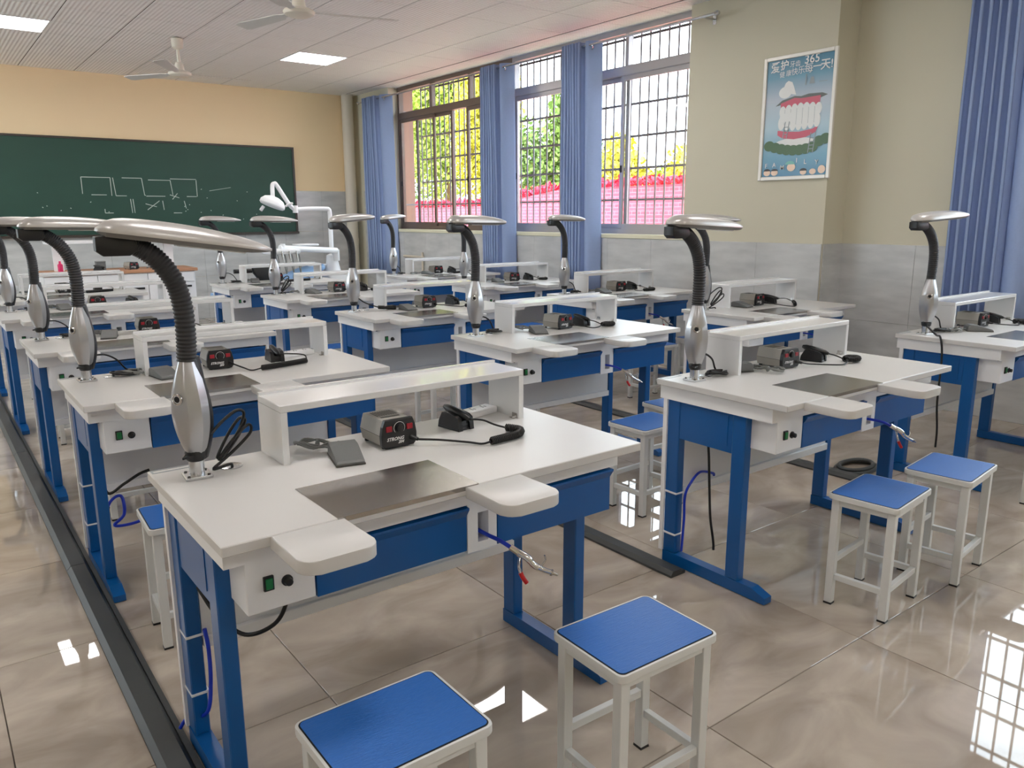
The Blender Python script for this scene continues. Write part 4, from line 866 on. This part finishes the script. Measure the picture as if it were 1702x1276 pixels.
for c, r_, z in (('D', 0, 0.17), ('D', 0, 0.34), ('D', 1, 0.17), ('D', 1, 0.34), ('R', 0, 0.13), ('R', 0, 0.31), ('F', 0, 0.45)):
    x, y = BENCH[c, r_]
    tag(link('cable_tie', tie, None, (x+0.052, y, z)), '%s white cable tie on back leg, bench in %s, %s from the chalkboard' % ('lower' if z < 0.2 else 'upper', COLN[c], ROWN[r_]), 'cable tie', 'cable ties on the bench legs')
# stools: two at each bench
SP = {('D', 0, 0): (0.652, 1.262, 0), ('D', 0, 1): (1.293, 1.216, -1.5), ('R', 0, 0): (2.740, 1.372, 6.5), ('R', 0, 1): (3.235, 1.345, 6.5), ('D', 1, 0): (0.668, 2.735, -3), ('R', 1, 0): (2.80, 2.59, 2), ('F', 0, 0): (4.455, 1.34, 3)}
for (c, r_), (x, y) in BENCH.items():
    for k in range(2):
        rnd = random.Random(100*r_+ord(c)+17*k)
        px, py, a = SP.get((c, r_, k), (x+0.33+0.58*k+rnd.uniform(-0.04, 0.04), y-0.27+rnd.uniform(-0.03, 0.03), rnd.uniform(-4, 4)))
        place(stool, 'stool', 'blue-topped white stool, %s of bench, %s, %s from the chalkboard' % ('lamp end' if k == 0 else 'end away from lamp', COLN[c], ROWN[r_]), 'stool', (px, py, 0), R(a), 'square stools at the benches')
# ------------------------------------------------------------------ floor cable ducts
def duct(label, x0, x1, ya, yb):
    Mx = Matrix(((1, 0, 0, 0), (0, 0, 1, 0), (0, 1, 0, 0), (0, 0, 0, 1)))
    w_ = x1-x0
    t = thing('floor_duct', label, 'cable duct', (x0, ya, 0), 0, 'dark cable ducts along the floor')
    L = 2.0; y = 0.0
    while y < yb-ya-0.05:
        l = min(L, yb-ya-y)
        link('cover', G().prism([(0, 0.001), (w_, 0.001), (w_, 0.008), (w_*0.82, 0.026), (w_*0.2, 0.026), (0, 0.010)], 0, l-0.003, M=Mx).mesh('cover', 'duct_grey'), t, (0, y, 0)); y += l
    link('side_rail', G().box(w_, w_+0.016, 0.0, yb-ya, 0.001, 0.014).mesh('side_rail', 'duct_grey'), t)
duct('dark grey cable duct along the floor beside the aisle column', 0.344, 0.425, -0.5, 10.6)
duct('dark grey cable duct along the floor beside the middle column', 2.272, 2.340, 1.95, 9.0)
duct('dark grey cable duct along the floor beside the window column', 3.95, 4.03, 2.10, 9.0)

# ------------------------------------------------------------------ teacher's bench in front of the chalkboard
tb = thing('lab_cabinet', 'white lab cabinet with brown wooden top below the chalkboard', 'cabinet', (1.12, 9.98, 0))
W_ = 1.62
link('body', G().box(0.01, W_-0.01, 0.02, 0.60, 0.08, 0.79).box(0.03, W_-0.03, 0.05, 0.6, 0.0, 0.08).mesh('body', 'cabinet_white'), tb)
link('wooden_top', G().box(-0.02, W_+0.02, -0.01, 0.62, 0.79, 0.825, bev=0.003).mesh('wooden_top', 'wood_top'), tb)
for k in range(3):
    u0 = 0.015+k*(W_-0.03)/3; u1 = u0+(W_-0.03)/3-0.01
    d = link('drawer_front', G().box(u0, u1, 0.0, 0.02, 0.665, 0.78, bev=0.002).mesh('drawer_front', 'cabinet_white'), tb)
    link('keyhole', G().lathe([(0.007, 0), (0.007, 0.004)], 10, M=Matrix.Translation(((u0+u1)/2, 0.0, 0.745)) @ Matrix.Rotation(R(90), 4, 'X')).mesh('keyhole', 'steel'), d)
    d = link('cabinet_door', G().box(u0, u1, 0.0, 0.02, 0.09, 0.655, bev=0.002).mesh('cabinet_door', 'cabinet_white'), tb)
    link('door_handle', G().box(u1-0.22, u1-0.04, -0.014, 0.0, 0.60, 0.622, bev=0.003).mesh('door_handle', 'black_plastic'), d)
for x in (0.22, W_-0.20): link('shelf_post', G().box(x-0.05, x+0.05, 0.38, 0.42, 0.825, 1.13).mesh('shelf_post', 'cabinet_white'), tb)
link('upper_shelf', G().box(0.10, W_-0.06, 0.30, 0.52, 1.13, 1.165, bev=0.002).mesh('upper_shelf', 'cabinet_white'), tb)
for nm, lab, cat, px, me in (
    ('storage_box', 'small grey box standing on the brown cabinet top', 'box', (1.74, 10.2), G().box(-0.05, 0.05, -0.04, 0.04, 0, 0.09, bev=0.003).box(-0.052, 0.052, -0.042, 0.042, 0.09, 0.105, bev=0.002).mesh('storage_box', 'pedal_grey')),
    ('bottle', 'pink bottle with white cap on the brown cabinet top', 'bottle', (1.33, 10.2), G().lathe([(0.025, 0), (0.027, 0.01), (0.027, 0.08), (0.012, 0.095), (0.012, 0.12), (0.0, 0.121)], 14).mesh('bottle', 'pink_bottle', 40))):
    tag(link(nm, me, None, (px[0], px[1], 0.825)), lab, cat)
place(motor, 'micromotor_unit', 'grey micromotor control unit on the brown wooden cabinet top', 'control unit', (2.06, 10.2, 0.825), R(20), 'micromotor control units')
place(hand_proto('straight', Vector((-0.2, -0.1, 0.02))), 'handpiece', 'black handpiece lying on the brown wooden cabinet top', 'handpiece', (1.70, 10.1, 0.825), R(60), 'handpieces in cradles', skip=('coil', 'lead'))
place(PEDALS[1], 'foot_pedal', 'grey foot pedal on the brown wooden cabinet top', 'pedal', (2.42, 10.18, 0.825), R(70), 'foot pedals left on the benches')

# ------------------------------------------------------------------ dental unit and operator stool
du = thing('dental_unit', 'white dental treatment unit with blue chair beside the chalkboard', 'dental unit', (3.9, 9.7, 0))
def dp(name, me, par=None): return link(name, me, par or du)
dp('chair_base', G().prism(rrect(-0.75, 0.35, -0.26, 0.26, 0.1), 0.0, 0.06, bev=0.01).box(-0.35, 0.15, -0.16, 0.16, 0.06, 0.40, bev=0.03).mesh('chair_base', 'dental_white', 40))
dp('seat', G().prism(rrect(-1.05, 0.15, -0.25, 0.25, 0.1), 0.42, 0.52, bev=0.03).mesh('seat', 'dental_blue', 50))
Mb = Matrix.Translation((-0.35, 0, 0.50)) @ Matrix.Rotation(R(-20), 4, 'Y')
dp('backrest', G().prism(rrect(0.0, 0.66, -0.25, 0.25, 0.12), 0.0, 0.09, M=Mb, bev=0.03).mesh('backrest', 'dental_blue', 50))
Mh = Matrix.Translation((0.26, 0, 0.735)) @ Matrix.Rotation(R(-20), 4, 'Y')
dp('headrest', G().prism(rrect(-0.02, 0.1, -0.13, 0.13, 0.05), 0.0, 0.06, M=Mh, bev=0.02).mesh('headrest', 'dental_blue', 50))
dp('unit_cabinet', G().box(0.36, 0.62, -0.18, 0.18, 0.0, 0.72, bev=0.04, seg=3).lathe([(0.11, 0.72), (0.10, 0.76), (0.075, 0.86), (0.07, 0.93), (0.03, 0.95)], 20, c=(0.49, 0)).mesh('unit_cabinet', 'dental_white', 40))
dp('cuspidor', G().lathe([(0.03, 0.72), (0.05, 0.74), (0.12, 0.80), (0.125, 0.82), (0.11, 0.82), (0.04, 0.765)], 20, c=(0.30, 0.05)).mesh('cuspidor', 'dental_white', 50))
dp('light_post', G().tube(spline([(0.49, 0, 0.90), (0.49, 0, 1.2), (0.49, 0, 1.46), (0.475, 0, 1.51), (0.43, 0, 1.52), (0.2, 0, 1.52), (0.02, 0, 1.51)], 6), 0.028, 14).mesh('light_post', 'dental_white', 60))
dp('light_arm', G().tube(spline([(0.02, 0, 1.51), (-0.05, 0, 1.58), (-0.19, 0, 1.80), (-0.22, 0, 1.82), (-0.245, 0, 1.80), (-0.25, 0, 1.70), (-0.25, 0, 1.66)], 6), 0.026, 14).tube([(0.03, 0, 1.47), (0.03, 0, 1.56)], 0.034, 14).mesh('light_arm', 'dental_white', 60))
lhm = [(0.0, 0.07), (0.06, 0.065), (0.12, 0.04), (0.155, 0.0), (0.16, -0.04), (0.145, -0.055), (0.10, -0.06), (0.0, -0.062)]
lh = dp('light_head', G().lathe(lhm, 24, M=Matrix.Translation((-0.25, 0, 1.60)) @ Matrix.Rotation(R(22), 4, 'Y') @ Matrix.Scale(0.75, 4, (0, 1, 0))).mesh('light_head', 'dental_white', 40))
dp('light_handle', G().tube(spline([(-0.10, -0.02, 1.55), (-0.06, -0.05, 1.58), (-0.02, -0.05, 1.585)], 5), 0.014, 10).tube([(-0.42, -0.02, 1.50), (-0.38, -0.02, 1.55)], 0.02, 10).mesh('light_handle', 'dental_white', 60), lh)
dp('delivery_arm', G().tube([(0.52, -0.05, 0.95), (0.52, -0.08, 0.99), (-0.30, -0.25, 1.05)], 0.038, 14).tube([(0.52, -0.05, 0.86), (0.52, -0.05, 1.0)], 0.05, 16).mesh('delivery_arm', 'dental_white', 50))
tr_ = dp('instrument_table', G().box(-0.48, -0.10, -0.42, -0.10, 0.98, 1.04, bev=0.02, seg=2).box(0.0, 0.28, -0.1, 0.12, 1.06, 1.085, bev=0.01).tube([(-0.26, -0.25, 1.04), (-0.26, -0.25, 1.10)], 0.03, 12).mesh('instrument_table', 'dental_white', 40))
ins = G().tube([(0, 0, 0), (0.01, -0.02, -0.16)], [0.009, 0.006], 8).mesh('instrument', 'chrome', 60)
for k in range(4): link('instrument', ins, tr_, (-0.43+0.09*k, -0.425, 1.02))
hs = G().tube(spline([(0, 0, 0), (0.02, -0.03, -0.16), (0.05, 0.0, -0.24), (0.08, 0.08, -0.10), (0.08, 0.12, 0.0)], 6), 0.006, 6).mesh('instrument_hose', 'grey_cord', 60)
for k in range(4): link('instrument_hose', hs, tr_, (-0.43+0.09*k, -0.41, 0.99))
os_ = thing('operator_stool', 'black operator stool with waisted backrest beside the dental unit', 'stool', (3.20, 8.86, 0))
link('backrest', G().prism([(-0.16, 0.86), (-0.15, 0.87), (0.15, 0.87), (0.16, 0.86), (0.15, 0.80), (0.09, 0.74), (0.07, 0.62), (0.06, 0.52), (-0.06, 0.52), (-0.07, 0.62), (-0.09, 0.74), (-0.15, 0.80)], -0.025, 0.025, M=Matrix(((1, 0, 0, 0), (0, 0, 1, 0), (0, 1, 0, 0), (0, 0, 0, 1))), bev=0.008).mesh('backrest', 'black_vinyl', 40), os_)
link('seat', G().lathe([(0.03, 0.46), (0.18, 0.465), (0.2, 0.49), (0.19, 0.53), (0.0, 0.54)], 24, c=(0, 0.2)).mesh('seat', 'black_vinyl', 50), os_)
link('arm_rest_bar', G().tube([(-0.36, 0.02, 0.83), (-0.16, 0.01, 0.83)], 0.024, 10).mesh('arm_rest_bar', 'black_vinyl', 50), os_)
link('gas_column', G().tube([(0, 0.2, 0.08), (0, 0.2, 0.47)], 0.025, 12).mesh('gas_column', 'chrome', 50), os_)
sl_ = G().box(0, 0.24, -0.018, 0.018, 0.06, 0.09, bev=0.004).tube([(0.22, 0, 0.0), (0.22, 0, 0.06)], 0.02, 8).mesh('foot', 'black_plastic')
for k in range(5): link('foot', sl_, os_, (0, 0.2, 0), (0, 0, R(72*k)))

# ------------------------------------------------------------------ outside: ground, brick wall, creeper, trees
struct('ground_outside', G().box(6.3, 60, -30, 60, -0.6, -0.5).mesh('ground_outside', 'ground'))
struct('garden_wall', G().prism([(-6, -0.5), (34, -0.5), (34, 1.60), (17, 1.66), (14, 2.0), (-6, 2.06)], 12.0, 12.25, M=Matrix(((0, 0, 1, 0), (1, 0, 0, 0), (0, 1, 0, 0), (0, 0, 0, 1)))).mesh('garden_wall', 'brick_red'))
def leaves(n, fn, size, m, name, seed):
    rnd = random.Random(seed); V = []; Fc = []
    for k in range(n):
        p = fn(rnd); a = Vector((rnd.gauss(0, 1), rnd.gauss(0, 1), rnd.gauss(0, 1))).normalized(); b_ = a.orthogonal().normalized()
        c_ = a.cross(b_); s = size*rnd.uniform(0.6, 1.3); i = len(V)
        V += [p-b_*s, p-c_*s*0.5, p+b_*s, p+c_*s*0.5]; Fc.append((i, i+1, i+2, i+3))
    me = bpy.data.meshes.new(name); me.from_pydata([tuple(v) for v in V], [], Fc); me.materials.append(MATS[m]); return me
def creep(r):
    y = r.uniform(-4, 32); zt = 2.06-0.003*(y+6) if y < 14 else (2.0-0.1133*(y-14) if y < 17 else 1.66-0.0035*(y-17))
    return Vector((12.12+r.uniform(-0.2, 0.2), y, zt+0.03+abs(r.gauss(0, 0.07))))
o = link('creeper_hedge', leaves(9000, creep, 0.07, 'leaf_red', 'creeper_hedge', 3)); o['kind'] = 'stuff'
tag(o, 'red leafy creeper along the top of the brick garden wall', 'creeper')
def tree(label, x, y, zc, rx, rz, m, seed, n=5200):
    t = thing('tree', label, 'tree', (x, y, -0.5), 0, 'trees beyond the brick wall')
    rnd0 = random.Random(seed); cl_ = []
    for k in range(16):
        d = Vector((rnd0.gauss(0, 1), rnd0.gauss(0, 1), rnd0.gauss(0, 1))).normalized()*rnd0.uniform(0.35, 0.8)
        cl_.append((Vector((d.x*rx, d.y*rx, zc+0.5+d.z*rz)), rnd0.uniform(0.35, 0.55)))
    def fn(r):
        c_, s = r.choice(cl_); d = Vector((r.gauss(0, 1), r.gauss(0, 1), r.gauss(0, 1))).normalized()*(r.random()**0.4)*s
        return c_+Vector((d.x*rx, d.y*rx, d.z*rz))
    link('foliage', leaves(n, fn, 0.10, m, 'foliage', seed+1), t)
    link('trunk', G().tube([(0, 0, 0), (0.05, 0, zc*0.5), (0, 0.05, zc+0.4)], [0.16, 0.12, 0.06], 10).mesh('trunk', 'trunk_brown', 60), t)
tree('tall yellow-green tree beyond the wall, filling the window near the chalkboard', 15.5, 24.2, 4.4, 1.75, 3.3, 'leaf_a', 11, 12000)
tree('golden leafy tree beside the tall tree beyond the brick wall', 15.0, 21.0, 4.2, 1.5, 3.1, 'leaf_b', 12, 10000)
tree('darker green tree beyond the wall, at the outside wall corner', 15.8, 27.8, 4.4, 1.8, 3.4, 'leaf_c', 13, 12000)
tree('olive green tree beyond the wall, between the two middle curtains', 15.4, 18.1, 2.9, 1.4, 2.2, 'leaf_c', 14, 9000)
tree('bright yellow bush beyond the wall, seen beside the long window curtain', 15.6, 15.7, 1.9, 1.15, 1.5, 'leaf_b', 15, 8000)
tree('low pale green bush beyond the wall, between two yellow bushes', 17.4, 15.4, 1.6, 1.0, 1.1, 'leaf_a', 16, 7000)
tree('broad yellow-green bush beyond the wall near the poster pier', 15.8, 13.0, 2.0, 1.2, 1.5, 'leaf_b', 17, 8000)
tree('small golden bush beyond the wall, nearest the poster pier', 16.4, 10.6, 1.8, 1.1, 1.3, 'leaf_a', 18, 6000)

bd = thing('dark_coil', 'dark grey-green coil lying on the floor beside the window column duct', 'hose bundle', (4.16, 2.24, 0))  # flat dark coil made of two rings
for k in range(2):
    link('coil', G().tube([(0.15*(1-0.16*k)*math.cos(2*math.pi*q/20), 0.09*(1-0.16*k)*math.sin(2*math.pi*q/20), 0.012+0.016*k) for q in range(20)], 0.012, 8, closed=True).mesh('coil', 'duct_grey', 60), bd)
